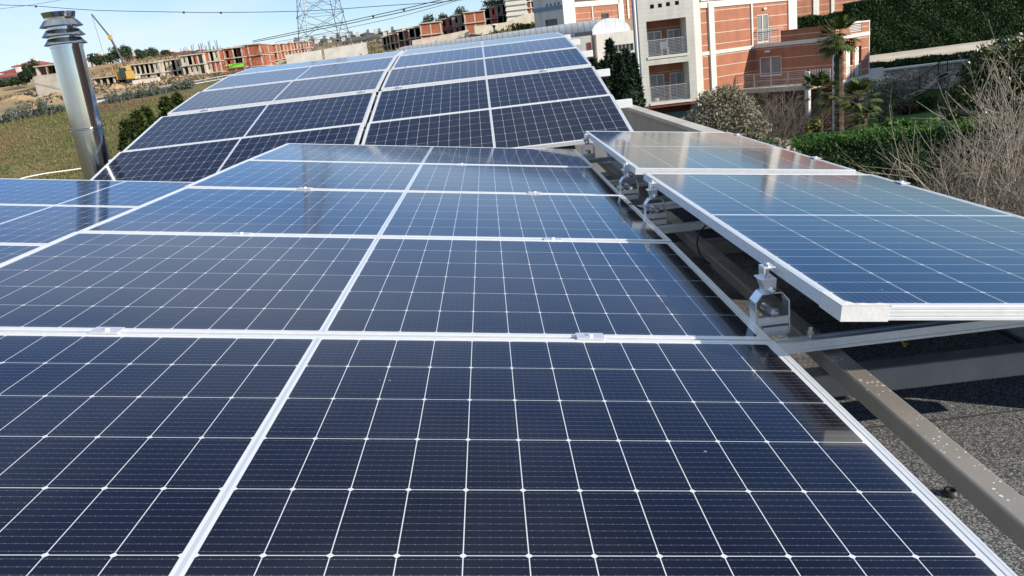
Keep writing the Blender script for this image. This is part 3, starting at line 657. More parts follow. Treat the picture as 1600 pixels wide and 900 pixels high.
def hedge(name, c0, c1, depth, z0, z1, n, size, m, label, out=(0,-1), cat='hedge', rough_top=.15, seed=3, top_m=None):
    g_ = np.random.default_rng(seed); c0 = np.array(c0[:2]); c1 = np.array(c1[:2]); L_ = np.linalg.norm(c1-c0); u = (c1-c0)/L_; v = np.array([-u[1],u[0]])
    t = empty(name, (c0[0],c0[1],z0), None, label, cat); h = z1-z0
    a = g_.random((n,3)); f = g_.random(n); s = np.empty((n,3))
    s[:,0] = a[:,0]*L_; s[:,1] = a[:,1]*depth; s[:,2] = a[:,2]*h
    k = f < .55; s[k,1] = np.abs(g_.normal(size=k.sum()))*.14
    k = (f >= .55)&(f<.9); s[k,2] = h - np.abs(g_.normal(size=k.sum()))*.15
    k = f >= .9; s[k,0] = np.where(g_.random(k.sum())<.5, g_.random(k.sum())*.2, L_-g_.random(k.sum())*.2)
    wob = .5*np.sin(s[:,0]*1.3+seed)+.5*np.sin(s[:,0]*3.1+2*seed); s[:,2] += (s[:,2]/h)*rough_top*wob; s[:,1] += .06*np.sin(s[:,0]*2.3+s[:,2]*2.9)
    pts = np.c_[s[:,0]*u[0]+s[:,1]*v[0], s[:,0]*u[1]+s[:,1]*v[1], s[:,2]]
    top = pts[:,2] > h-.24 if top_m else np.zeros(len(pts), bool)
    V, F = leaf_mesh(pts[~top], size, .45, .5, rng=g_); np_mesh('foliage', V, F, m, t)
    if top_m: V, F = leaf_mesh(pts[top], size, .40, 1.2, rng=g_); np_mesh('sun_painted_top', V, F, top_m, t)  # sunlight on the hedge top is put into a lighter leaf colour
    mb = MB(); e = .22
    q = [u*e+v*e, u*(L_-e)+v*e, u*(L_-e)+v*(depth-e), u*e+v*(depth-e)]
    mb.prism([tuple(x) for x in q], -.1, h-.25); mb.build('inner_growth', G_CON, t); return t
def branches(mb, p, d, L_, r, depth, g_, spread=.55, n=3, up=.15, sides=4):
    p = np.array(p,float); d = np.array(d)/np.linalg.norm(d); q = p; seg = 3; pts = [p]
    for i in range(seg):
        d = d + g_.normal(size=3)*.10 + np.array([0,0,up*.25]); d /= np.linalg.norm(d); q = q + d*L_/seg; pts.append(q)
    mb.tube(pts, r, sides, r1=r*.6, cap=False)
    if depth <= 0: return
    for k in range(n):
        f = .35+.65*(k+1)/n*g_.uniform(.75,1); i = min(int(f*seg), seg-1); s = pts[i]+(pts[i+1]-pts[i])*(f*seg-i)
        dd = d + g_.normal(size=3)*spread; branches(mb, s, dd, L_*g_.uniform(.55,.8), r*.58, depth-1, g_, spread, n, up, max(3,sides-1))
def bare_shrub(name, base, stems, h, r, m, label, group=None, seed=1, depth=3, lean=.35, n=3, cat='shrub', spread=.5):
    g_ = np.random.default_rng(seed); t = empty(name, base, None, label, cat, group); mb = MB()
    for k in range(stems):
        a = g_.random()*2*np.pi; branches(mb, (.25*math.cos(a),.25*math.sin(a),-.1), (lean*math.cos(a)*g_.random()*1.6,lean*math.sin(a)*g_.random()*1.6,1), h*g_.uniform(.4,.6), r*g_.uniform(.7,1.1), depth, g_, spread, n)
    mb.build('branches', m, t, smooth=True); return t
def fan_palm(name, base, h, crown, nf, label, group=None, seed=1, trunk=.16, blades=14):
    g_ = np.random.default_rng(seed); t = empty(name, base, None, label, 'palm tree', group)
    pr = []; 
    mb = MB()
    if h > .6:
        pr = [(trunk*1.1,-.2)] + [(trunk*(1+.10*((i%2)*2-1)), h*i/26) for i in range(27)]
        mb.lathe(pr, 10); mb.build('trunk', mat('fibrous_palm_trunk', (0.085,0.06,0.04), .95, var=.4, scale=9, bump=.6), t, smooth=False)
    V = []; 
    for k in range(nf):
        az = g_.random()*2*np.pi; el = g_.uniform(-.75,1.25); d = np.array([math.cos(az)*math.cos(el), math.sin(az)*math.cos(el), math.sin(el)])
        side = np.array([-math.sin(az),math.cos(az),0]); stem = crown*g_.uniform(.4,.6); o_ = np.array([0,0,h]); c = o_ + d*stem + np.array([0,0,-.08*crown])
        V.append([o_+side*.012, o_-side*.012, c-side*.012, c+side*.012])
        for b in range(blades):
            f = (b/(blades-1)-.5)*2.5; dd = d*math.cos(f)+side*math.sin(f); ln = crown*.55*(1-.25*abs(f)/1.25)*g_.uniform(.9,1.1); tip = c+dd*ln+np.array([0,0,-.22*ln*(1-el*.4)])
            wv = np.cross(dd, [0,0,1]); wv /= np.linalg.norm(wv)+1e-6; mid = c+dd*ln*.55
            V.append([c, mid+wv*.035*crown, tip, mid-wv*.035*crown])
    V = np.array(V).reshape(-1,3); np_mesh('crown', V, np.arange(len(V)).reshape(-1,4), G_PALM, t); return t

# ------------------------------------------------------------------ building materials
BRICKTILE = stripe_mat('terracotta_cladding', (0.34,0.130,0.070), (0.58,0.49,0.42), .70, .04)
BRICKSH = BRICKTILE
WHITETILE = stripe_mat('white_stone_tile', (0.58,0.565,0.525), (0.46,0.45,0.42), .28, .018, vperiod=.9, var=.06)
WHITEP = mat('white_painted_render', (0.61,0.595,0.555), .7, var=.07, scale=1.5)
GLASS = mat('dark_window_glass', (0.03,0.035,0.04), .06, spec=.6)
CURT = mat('grey_curtain_glass', (0.20,0.21,0.21), .2, var=.2, scale=3)
SHUT = mat('white_shutter', (0.74,0.72,0.68), .6)
RAILM = mat('grey_metal_railing', (0.45,0.46,0.47), .4, .5)
DKRED = mat('dark_red_wall', (0.16,0.04,0.032), .8, var=.15, scale=1)
CONC = ramp_mat('raw_concrete', [(0.33,0.30,0.25),(0.47,0.43,0.36),(0.56,0.52,0.44)], .5, .9)
RAWBRICK = ramp_mat('hollow_red_brick', [(0.27,0.085,0.05),(0.35,0.115,0.065),(0.41,0.15,0.09)], .9, .9)
DARKIN = mat('dark_interior', (0.035,0.030,0.028), .9)
ROOFRED = mat('red_roof_tile', (0.28,0.075,0.055), .8, var=.25, scale=1.2)
LGREEN = mat('green_safety_net', (0.22,0.62,0.06), .7)

def in_parent(parent):                  # build helper: meshes given in world coordinates, stored relative to the thing
    o = np.array(parent.location)
    def f(mb, name, m, **k):
        mb.v = [(v[0]-o[0],v[1]-o[1],v[2]-o[2]) for v in mb.v]; return mb.build(name, m, k.pop('under', parent), **k)
    return f
def rect(F, x0,x1,y0,y1):
    xm, ym = (x0+x1)/2, (y0+y1)/2
    return F.uz(x0,ym)[0], F.uz(x1,ym)[0], F.uz(xm,y1)[1], F.uz(xm,y0)[1]
def railing(F, u0,u1,z0,z1,d, nb=8, posts=4):
    mb = MB(); F.box(mb,u0,u1,z1-.05,z1,d-.025,d+.025)
    for k in range(nb): z = z0+(z1-z0)*(k+.4)/nb*.93; F.box(mb,u0,u1,z-.011,z+.011,d-.011,d+.011)
    for k in range(posts): u = u0+(u1-u0)*k/(posts-1); F.box(mb,u-.02,u+.02,z0,z1-.051,d-.02,d+.02)
    return mb

# ------------------------------------------------------------------ the apartment building at right
K = at(1006,167,52.0); apt = empty('apartment_building', (K[0]+6, K[1]+3, GZ), None, 'white and terracotta apartment building with two stacked balconies and a roof terrace', 'building')
bp = in_parent(apt)
FL = Fr(K, (0.9994,-.033)); WL = FL.uz(1087,90)[0]; ZTOP = 8.8
h1 = rect(FL,1011,1073,30,86); h2 = rect(FL,1015,1077.5,99,158); 
sm = [rect(FL,x,x+6.5,y,y+6.5) for x,y in ((1015.5,7),(1028,5.3),(1040.5,3.2),(1054.5,1.3))]
mb = MB(); FL.wall(mb,0,WL,0,ZTOP,-.25,0,[h1,h2,*sm]); 
FL.box(mb,0,.25,0,ZTOP,-2.2,-.251); FL.box(mb,.251,WL-.3,ZTOP-.3,ZTOP,-2.2,-.251); FL.box(mb,.251,WL-.3,0,.2,-2.2,-.251); FL.box(mb,0,WL-.3,0,ZTOP,-2.4,-2.201)
bp(mb,'wall',WHITETILE)
for s_ in sm:
    mb = MB(); FL.box(mb,s_[0],s_[1],s_[2],s_[3],-.24,-.2); bp(mb,'vent_opening',DARKIN)
for hh in (h1,h2):
    mb = MB(); FL.box(mb,hh[0]-.05,hh[1]+.05,hh[2]-.16,hh[2]-.002,-1.9,.06); bp(mb,'balcony_slab',WHITEP)
    mb = MB(); FL.box(mb,hh[0]-.12,hh[0]-.001,hh[2],hh[3],-1.9,-.251); FL.box(mb,hh[1]+.001,hh[1]+.12,hh[2],hh[3],-1.9,-.251); FL.box(mb,hh[0],hh[1],hh[3]+.001,hh[3]+.1,-1.9,-.251)
    bp(mb,'side_wall',WHITEP)
    mb = MB(); FL.box(mb,hh[0]-.1,hh[1]+.1,hh[2],hh[3],-2.1,-1.9); bp(mb,'recess_wall',BRICKSH)
    H = hh[3]-hh[2]; Wd = hh[1]-hh[0]
    for a,b_ in ((.12,.50),(.64,.98)):
        u0,u1 = hh[0]+Wd*a, hh[0]+Wd*b_; mb = MB()
        FL.wall(mb,u0,u1,hh[2]+.02,hh[2]+H*.72,-1.89,-1.82,[(u0+.07,(u0+u1)/2-.03,hh[2]+.12,hh[2]+H*.72-.08),((u0+u1)/2+.03,u1-.07,hh[2]+.12,hh[2]+H*.72-.08)])
        dr = bp(mb,'balcony_door',RAILM); mb = MB(); FL.box(mb,u0+.06,u1-.06,hh[2]+.1,hh[2]+H*.72-.07,-1.875,-1.85); bp(mb,'pane',CURT,under=dr)
    bp(railing(FL,hh[0]+.03,hh[1]-.03,hh[2]+.05,hh[2]+1.02,-.12,10,3),'railing',RAILM)
mb = MB(); FL.box(mb,.25,WL-.2,-2.6,-.17,-3.2,-1.2); FL.box(mb,-.3,WL+.2,-.16,-.003,-3.2,-.02); bp(mb,'ground_floor_wall',DKRED)
gb_ = rect(FL,1040,1085,176,205); mb = MB(); FL.box(mb,gb_[0],gb_[1],gb_[2],gb_[3],-1.19,-1.1); bp(mb,'glass_panel',CURT)
mb = MB(); mb.tube([FL.P(-.16,0.1,-.1),FL.P(-.16,ZTOP,-.1)], .09, 10); bp(mb,'downpipe',ALU)
mb = MB(); FL.box(mb,-.08,-.002,-.1,ZTOP,-1.6,-.6); bp(mb,'side_face',DKRED)
# receding terracotta wall
K1 = FL.P(WL,0,-.0); FW = Fr(K1 + np.array([0,0,0]), (.816,.577))
def FWu(px, py=80): return FW.uz(px,py)[0]
uS = FWu(1097); uE = FWu(1245,60); zc = FW.uz(1150,8)[1]
win = rect(FW,1184.5,1203,22,66)
mb = MB(); FW.wall(mb,0.002,uS,-.4,ZTOP,-.25,0.0); bp(mb,'corner_pier',WHITETILE)
mb = MB(); FW.wall(mb,uS+.001,FWu(1232,50),GZ-K1[2],zc,-.25,-.06,[win]); bp(mb,'terracotta_wall',BRICKTILE)
mb = MB(); FW.box(mb,uS+.001,uE,zc+.001,zc+.42,-.5,.02); FW.box(mb,uS+.001,uE,zc+.421,zc+.60,-.5,.12); bp(mb,'cornice',WHITEP)
mb = MB(); FW.box(mb,FWu(1232,50)+.001,uE,GZ-K1[2],ZTOP+.4,-.4,.05); bp(mb,'white_pilaster',WHITEP)
mb = MB(); FW.box(mb,FWu(1108,70),FWu(1116,70),GZ-K1[2],zc+.3,-.059,.10); bp(mb,'white_pillar',WHITEP)
mb = MB(); FW.box(mb,FWu(1175.2),FWu(1177.4),FW.uz(1176,72)[1],zc+.3,-.059,.04); bp(mb,'thin_downpipe',WHITEP)
zb1 = FW.uz(1150,80)[1]; zb0 = FW.uz(1150,74.5)[1]
mb = MB(); FW.box(mb,FWu(1116,70)+.005,FWu(1178),zb1,zb0,-.059,.02); FW.box(mb,uS+.002,FWu(1108,70)-.005,zb1,zb0,-.059,.02); bp(mb,'string_course',WHITEP)
mb = MB(); FW.wall(mb,win[0],win[1],win[2],win[3],-.2,-.1,[(win[0]+.06,(win[0]+win[1])/2-.03,win[2]+.06,win[3]-.06),((win[0]+win[1])/2+.03,win[1]-.06,win[2]+.06,win[3]-.06)]); wd = bp(mb,'window',SHUT)
mb = MB(); FW.box(mb,win[0]+.03,win[1]-.03,win[2]+.03,win[3]-.03,-.19,-.16); bp(mb,'pane',CURT,under=wd)
lp_ = rect(FW,1192,1196,12,15); mb = MB(); FW.box(mb,lp_[0],lp_[1],lp_[2],lp_[3],-.059,.1); bp(mb,'wall_lamp',WHITEP)
mb = MB(); mb.prism([tuple(FL.P(.3,0,-.3)[:2]),tuple(FL.P(WL-.2,0,-.3)[:2]),tuple(FW.P(uE,0,-.3)[:2]),tuple(FW.P(uE,0,-7)[:2]),tuple(FL.P(3.4,0,-7)[:2])], K1[2]+zc-.1, K1[2]+zc+.2); bp(mb,'roof',CONC)
mb = MB(); mb.prism([tuple(FW.P(uE,0,-.41)[:2]),tuple(FW.P(uE+.25,0,-7)[:2]),tuple(FW.P(uE,0,-7.3)[:2]),tuple(FL.P(3.4,0,-7)[:2]),tuple(FL.P(3.4,0,-6.7)[:2])], GZ, K1[2]+zc); bp(mb,'rear_wall',WHITEP)
# terrace block
B0 = FW.P(FWu(1179,85),0,-.06); FB = Fr(B0,(.73,-.68)); uC = FB.uz(1306,90)[0]
KC = FB.P(uC,0,0); FRt = Fr(KC,(.707,.707)); uR = FRt.uz(1358,80)[0]
zr = FB.uz(1300,41)[1]; zbt = FB.uz(1250,62.5)[1]; zbb = FB.uz(1250,68.5)[1]; zs1 = FB.uz(1240,138)[1]; zg = GZ-B0[2]
dr_ = rect(FB,1186,1221,88,119); up0 = FB.uz(1220,60)[0]
mb = MB(); FB.wall(mb,0,uC,zs1,zbb,-.25,0,[dr_]); bp(mb,'shaded_wall',BRICKTILE)
mb = MB(); FB.box(mb,up0,uC,zbt,zr,-.25,0); FB.box(mb,up0,uC,zr+.001,zr+.08,-.28,.03); bp(mb,'roof_parapet',BRICKTILE)
mb = MB(); FB.box(mb,0,uC+.05,zbb+.001,zbt-.001,-.3,.06); FRt.box(mb,.06,uR,zbb+.001,zbt-.001,-.3,.06); bp(mb,'white_band',WHITEP)
mb = MB(); FB.box(mb,uC-.22,uC+.02,zg,zbb,-.24,.05); bp(mb,'corner_strip',WHITEP)
mb = MB(); FRt.box(mb,uR-.12,uR+.02,zg,zr,-.2,.03); bp(mb,'end_strip',WHITEP)
w1 = rect(FRt,1322,1332.5,75,121); w2 = rect(FRt,1336,1346,72,118); lv = rect(FRt,1328,1346,33,50)
mb = MB(); FRt.wall(mb,.05,uR-.121,zg,zbb,-.25,0,[w1,w2]); FRt.wall(mb,.05,uR-.121,zbt,zr,-.25,0,[lv]); bp(mb,'sunlit_wall',BRICKTILE)
mb = MB(); FRt.box(mb,0.0,uR+.03,zr+.001,zr+.09,-.28,.04); bp(mb,'parapet_cap',WHITEP)
zl1 = FRt.uz(1335,121)[1]; zl0 = FRt.uz(1335,126)[1]; mb = MB(); FRt.box(mb,.06,uR-.122,zl0,zl1-.001,.001,.07); bp(mb,'sill_band',WHITEP)
for ww in (w1,w2):
    mb = MB(); FRt.box(mb,ww[0],ww[1]-.22,ww[2],ww[3],-.16,-.10); wd = bp(mb,'window',SHUT); mb = MB(); FRt.box(mb,ww[1]-.219,ww[1],ww[2],ww[3],-.22,-.18); bp(mb,'pane',GLASS,under=wd)
    bp(railing(FRt,ww[0],ww[1],ww[2],ww[2]+(ww[3]-ww[2])*.4,-.03,6,3),'window_railing',WHITEP)
mb = MB()
for k in range(7): z = lv[2]+(lv[3]-lv[2])*(k+.3)/7; FRt.box(mb,lv[0],lv[1],z,z+.05,-.15,-.02)
bp(mb,'louvre',WHITEP)
mb = MB(); FB.wall(mb,dr_[0],dr_[1],dr_[2],dr_[3],-.2,-.1,[(dr_[0]+.08,(dr_[0]+dr_[1])/2-.04,dr_[2]+.08,dr_[3]-.08),((dr_[0]+dr_[1])/2+.04,dr_[1]-.08,dr_[2]+.08,dr_[3]-.08)]); wd = bp(mb,'terrace_door',SHUT)
mb = MB(); FB.box(mb,dr_[0]+.05,dr_[1]-.05,dr_[2]+.05,dr_[3]-.05,-.19,-.15); bp(mb,'pane',CURT,under=wd)
l2 = rect(FB,1196,1204,78.5,82); mb = MB(); FB.box(mb,*l2,.001,.12); bp(mb,'wall_lamp',WHITEP)
bp(railing(FW,FWu(1178,58),FWu(1219,58),zbt+B0[2]-K1[2],zbt+B0[2]-K1[2]+.95,.25,7,3),'upper_railing',RAILM)
mb = MB(); mb.prism([tuple(FB.P(.1,0,-.2)[:2]),tuple(FB.P(uC-.2,0,-.2)[:2]),tuple(FRt.P(uR-.2,0,-.2)[:2]),tuple(FRt.P(uR-.2,0,-6)[:2]),tuple(FB.P(.1,0,-6)[:2])], B0[2]+zbt-.3, B0[2]+zbt-.02); bp(mb,'terrace_floor',CONC)
mb = MB(); FRt.box(mb,uR-.25,uR,zg,zr,-7,-.26); bp(mb,'end_wall',BRICKTILE)
uT = FB.uz(1262,130)[0]; FT = Fr(FB.P(0,0,2.0), FB.u[:2]); t0 = FT.uz(1128,131)[0]; t1 = FT.uz(1259,125)[0]; tz = FT.uz(1215,136)[1]; tz2 = FT.uz(1215,143)[1]
mb = MB(); FT.box(mb,t0,t1+.3,tz2,tz,-2.2,.1); bp(mb,'terrace_slab',CONC)
bp(railing(FT,t0,t1,tz+.02,tz+.95,0,8,6),'terrace_railing',RAILM)
pi_ = rect(FT,1258.5,1264.5,112,205); mb = MB(); FT.box(mb,pi_[0],pi_[1],zg,FT.uz(1261,112)[1],-.25,.1); bp(mb,'white_post',WHITEP)
la = rect(FT,1266,1297,110,128); mb = MB()
for k in range(7): z = la[2]+(la[3]-la[2])*(k+.1)/6.4; FT.box(mb,la[0],la[1],z,z+.045,-.02,.02)
for k in range(9): u = la[0]+(la[1]-la[0])*k/8; FT.box(mb,u-.02,u+.02,la[2],la[3]+.1,-.045,-.021)
bp(mb,'lattice_screen',WHITEP)
mb = MB(); FB.box(mb,-3,uC-.25,zg,tz2-.02,-.6,-.4); bp(mb,'lower_wall',DKRED)
for x0,x1 in ((1165,1195),(1205,1250),(1268,1285)):
    q = rect(FB,x0,x1,155,200); mb = MB(); FB.box(mb,q[0],q[1],zg+.1,tz2-.5,-.399,-.33); bp(mb,'ground_floor_window',GLASS)
# chair and bag on the balconies
cp_ = FL.P(FL.uz(1042,80)[0], h1[2]+.002, -.7); ch_ = empty('plastic_chair', cp_, None, 'white plastic chair standing on the upper balcony behind the railing', 'chair')
MB().box(-.22,.22,-.22,.22,.40,.44).build('seat', SHUT, ch_); MB().box(-.22,.22,.19,.22,.45,.85).build('backrest', SHUT, ch_)
for sx in (-.2,.2):
    for sy in (-.2,.2): MB().tube([(sx,sy,0),(sx,sy,.4)],.018,6).build('leg', SHUT, ch_)
cp_ = FL.P(FL.uz(1029,150)[0], h2[2]+.002, -.6); pot = empty('plant_pot', cp_, None, 'small pale plant pot with a sprig on the lower balcony floor', 'plant pot')
MB().lathe([(.001,0),(.11,0),(.15,.26),(.13,.26),(.12,.22),(.001,.22)],14).build('pot', SHUT, pot); V,F = leaf_mesh(blob_points([((0,0,.4),(.16,.16,.16))],60),.12); np_mesh('sprig',V,F,G_OLIVE,pot)

# ================================================================== right hand gardens
def base_at(px, py, Y): p = at(px,py,Y); return p
# near hedge below the building
A = at(1205,245,25.0); B = at(1520,225,25.0)
hz = at(1350,212,25.0)[2]
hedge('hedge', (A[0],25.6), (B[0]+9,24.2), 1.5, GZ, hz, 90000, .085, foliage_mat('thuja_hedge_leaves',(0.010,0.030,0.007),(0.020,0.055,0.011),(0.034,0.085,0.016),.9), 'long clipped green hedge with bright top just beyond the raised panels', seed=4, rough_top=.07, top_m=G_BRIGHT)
hz2 = at(1460,196,34.0)[2]; A = at(1385,200,34); B = at(1530,200,34)
hedge('hedge', (A[0],34), (B[0]+3,33.6), 1.6, GZ, hz2, 7000, .30, foliage_mat('laurel_leaves',(0.03,.07,.012),(.06,.13,.02),(.12,.22,.05),1.4,rough=.4), 'loose leafy laurel hedge behind the clipped bright hedge, in front of the lawn', seed=6, rough_top=.35)
# low shrubs along the right edge of the raised panels
for px, py, Y_, w_, lb in ((1235,222,21,.55,'small pale dry shrub at the left end of the clipped hedge'),):
    p = at(px,py,Y_); b = (p[0],p[1],GZ); h = p[2]-GZ
    tree('dry_shrub', b, clumps((0,0,h-.3),(w_,w_,.65),6), 1100, .13, G_SILVER, lb, 'shrub', None, .05, h*.5, limbs=4)
# silver shrub in front of the building
p = at(1136,222,31); h = float(at(1140,128,31)[2]) - GZ
bl = []
for px,py,r_ in ((1112,158,.62),(1135,148,.55),(1155,165,.65),(1125,180,.85),(1165,188,.75),(1095,185,.6),(1145,200,.95),(1180,205,.65),(1105,205,.7)):
    c = at(px,py,31); c = np.array(c)-np.array([p[0],p[1],GZ]); bl.append((c,(r_,r_*.9,r_*.75)))
tree('silver_tree', (p[0],p[1],GZ), bl, 24000, .115, G_SILVER, 'silvery leaved bushy tree in front of the white balcony wing', 'tree', None, .11, h*.4, aspect=.32, up=.3, bark=PALEBARK)
# bare dark shrubs right of it
for k,(px,Y_,py,st) in enumerate(((1212,38,135,10),(1240,40,122,9),(1192,37,150,7))):
    p = at(px,py,Y_); bare_shrub('bare_shrub', (p[0],p[1],GZ), st, (p[2]-GZ)*.95, .035, TWIG, ['leafless dark shrub below the terrace railing, between silver tree and white post','tall leafless shrub right beside the white terrace post','low leafless shrub touching the silver tree'][k], 'leafless shrubs below the terrace', seed=20+k, depth=3, lean=.45, n=4)
# palms
p = at(1311,195,43.0); top = at(1311,57,43.0); fan_palm('palm_tree', (p[0],p[1],GZ), top[2]-GZ, 1.35, 46, 'tall fan palm with shaggy trunk in front of the corner of the red building', seed=2, trunk=.25)
p = at(1281,195,40); top = at(1281,142,40); fan_palm('palm_tree', (p[0],p[1],GZ), top[2]-GZ, 1.25, 34, 'shorter fan palm in the shade, left of the tall palm', seed=3, trunk=.17)
p = at(1342,190,38); top = at(1342,152,38); fan_palm('palm_tree', (p[0],p[1],GZ), top[2]-GZ, 1.15, 36, 'sunlit low fan palm right of the tall palm', seed=5, trunk=.2)
p = at(1350,190,36); top = at(1352,185,36); fan_palm('palm_tree', (p[0],p[1],GZ), top[2]-GZ, .95, 26, 'lowest fan palm, its yellow green fronds touching the hedge top', seed=8, trunk=.14)
p = at(1272,205,33); h = at(1272,188,33)[2]-GZ
tree('yellow_shrub', (p[0],p[1],GZ), clumps((0,0,h-.5),(.40,.4,.75),6), 1300, .16, foliage_mat('yellow_green_leaves',(.09,.09,.02),(.17,.16,.04),(.26,.24,.08),1.5), 'yellowish shrub below the white terrace post behind the hedge', 'shrub', None, .05, h*.5)
# olive tree
p = at(1375,186,47); h = at(1380,120,47)[2]-GZ
bl = []
for px,py,r_ in ((1372,160,.85),(1392,145,.95),(1405,135,.8),(1385,132,.7),(1410,152,.7),(1368,148,.6)):
    c = np.array(at(px,py,47))-np.array([p[0],p[1],GZ]); bl.append((c,(r_,r_,r_*.7)))
tree('olive_tree', (p[0],p[1],GZ), bl, 2600, .16, G_OLIVE, 'thin crowned olive tree with a leaning dark trunk by the building end', 'tree', None, .14, 1.3, aspect=.3, limbs=6)
# stone wall, stair rail, small trees, upper hedge, path, tall hedge
STONE = bpy.data.materials.new('rubble_stone'); STONE.use_nodes = True; t = STONE.node_tree; b = t.nodes['Principled BSDF']; b.inputs['Roughness'].default_value = .9
c = t.nodes.new('ShaderNodeTexCoord'); v = t.nodes.new('ShaderNodeTexVoronoi'); v.inputs['Scale'].default_value = 2.6; v2 = t.nodes.new('ShaderNodeTexVoronoi'); v2.feature = 'DISTANCE_TO_EDGE'; v2.inputs['Scale'].default_value = 2.6
mpn = t.nodes.new('ShaderNodeMapping'); mpn.inputs['Scale'].default_value = (1,1,1.7); t.links.new(c.outputs['Object'], mpn.inputs[0]); t.links.new(mpn.outputs[0], v.inputs['Vector']); t.links.new(mpn.outputs[0], v2.inputs['Vector'])
s_ = t.nodes.new('ShaderNodeSeparateColor'); t.links.new(v.outputs['Color'], s_.inputs[0]); rr = t.nodes.new('ShaderNodeValToRGB'); rr.color_ramp.elements[0].color = (.24,.20,.16,1); rr.color_ramp.elements[1].color = (.50,.44,.37,1); t.links.new(s_.outputs[0], rr.inputs[0])
t.links.new(mixc(t, M_(t,'LESS_THAN',v2.outputs['Distance'],.05), rr.outputs[0], (.13,.115,.10)), b.inputs['Base Color'])
wt = at(1440,104,57.6)[2]; wx0 = at(1358,140,57.6)[0]
sw = empty('stone_wall', (30,57.6,GZ), None, 'retaining wall of pale rubble stone behind the lawn', 'wall')
MB().box(wx0-30,28,0,.7,-.3,wt-GZ).build('masonry', STONE, sw); MB().box(wx0-30-.05,28.05,-.06,.76,wt-GZ+.002,wt-GZ+.12).build('coping', WHITEP, sw)
cw = at(1358,122,56.4); o = MB().box(0,1.05,0,.3,-1.1,0).build('garden_wall', WHITEP); o.location = (at(1357,108,56.0)[0], 56.0, at(1357,108,56.0)[2]); tag(o, 'low white garden wall against the end of the red building', 'wall')
MB_ = MB().box(0,1.1,-.1,2,-.14,0); o = MB_.build('grey_canopy', CONC); o.location = (at(1357,124,55.2)[0],55.0,at(1357,124,55.2)[2]); tag(o, 'flat grey canopy slab below the white garden wall', 'canopy')
IRON = mat('black_iron', (.02,.02,.02), .5, .3)
def stair_rail():
    q = [at(px,py,57.3) for px,py in ((1412,152),(1437,142),(1466,120),(1480,112),(1510,108))]; o0 = q[0]; t_ = empty('stair_railing', o0, None, 'black iron railing climbing a stair against the stone wall', 'railing')
    for k in range(len(q)-1):
        mb = MB(); a, b_ = q[k]-o0, q[k+1]-o0
        for hh in (.12,.95): mb.tube([a+[0,0,hh],b_+[0,0,hh]], .025, 6)
        nb = max(4,int(np.linalg.norm(b_-a)/.14))
        for i in range(nb+1): p_ = a+(b_-a)*i/nb; mb.tube([p_+[0,0,.12],p_+[0,0,.95]], .011, 4)
        mb.build('rail_section', IRON, t_)
    for k in (0,1,2,3): mb = MB(); a = q[k]-o0; mb.tube([a+[0,0,-.1],a+[0,0,1.05]], .04, 6); mb.build('post', IRON, t_)
    for k in range(len(q)-2):
        a, b_ = q[k]-o0, q[k+1]-o0; mb = MB(); ns = 5
        for i in range(ns): p_ = a+(b_-a)*(i+.5)/ns; mb.box(p_[0]-.28,p_[0]+.28,-.1,.32,p_[2]-.16,p_[2])
        mb.build('step', CONC, t_)
stair_rail()
for k,(px,top,sd) in enumerate(((1464,112,31),(1414,150,33))):
    p = at(px,185,55.8); h = at(px,top,55.8)[2]-GZ
    bare_shrub('bare_tree', (p[0],p[1],GZ), 3, h, .07, BARK, ['slim leafless tree against the stone wall under the stair railing','small leafless tree at the left foot of the stair railing'][k], 'leafless trees by the stone wall', seed=sd, depth=3, lean=.15, cat='tree')
for k,(px,w_,lb) in enumerate(((1440,1.6,'dark clipped bush at the foot of the stone wall, beyond the lawn'),(1420,1.1,'brownish low bush at the left foot of the stone wall'))):
    p = at(px,178,56.2); tree('low_bush', (p[0],p[1],GZ), clumps((0,0,.55),(w_,.6,.6),7), 1500, .2, [G_DARK, foliage_mat('russet_leaves',(.05,.035,.02),(.09,.06,.03),(.14,.10,.05),1.5)][k], lb, 'bush', 'low bushes at the stone wall', .05, .3)
zz = at(1440,104,58.4)[2]; z2 = at(1420,92,58.8)[2]
A = at(1358,95,58.6); hedge('hedge', (A[0],58.6), (A[0]+13,58.2), 1.0, wt-.2, z2, 6500, .22, G_DARK, 'low dark hedge on top of the stone wall', seed=9, rough_top=.08)
PATHM = mat('pale_paving', (0.50,0.45,0.38), .85, var=.12, scale=.8)
q = [at(1358,94,60.5),at(1640,62,60.5),at(1640,55,66.5),at(1358,87,66.5)]
mb = MB(); z0 = [wt+.35,wt+.35+2.0,wt+.35+2.0,wt+.35]; pts = []
P1 = at(1358,94,60.2); P2 = at(1660,64,60.2); P3 = at(1660,48,63.4); P4 = at(1358,87,63.4)
mb.hexa([tuple(P1-[0,0,1.5]),tuple(P2-[0,0,1.5]),tuple(P3-[0,0,1.5]),tuple(P4-[0,0,1.5]),tuple(P1),tuple(P2),tuple(P3),tuple(P4)]); o = mb.build('path', PATHM); o['kind'] = 'structure'
po = MB(); a = at(1366,92.5,60.6); b_ = at(1412,86.5,60.6); c_ = at(1408,84,62.6); d_ = at(1372,87.5,62.6)
A = at(1335,60,64.2); B = at(1680,50,64.2); zt_ = at(1480,-14,64.2)[2]
hedge('hedge', (A[0],64.6), (B[0],63.6), 2.0, P1[2]-.8, zt_, 85000, .15, G_DARK, 'very tall dark clipped hedge filling the upper right corner', seed=12, rough_top=.06)
A = at(1240,44,66); B = at(1352,30,66); hedge('hedge', (A[0],66), (B[0],65.5), 1.6, at(1300,75,66)[2], at(1300,22,66)[2], 9000, .28, G_DARK, 'dark hedge behind the roof of the red building', seed=14, rough_top=.12)
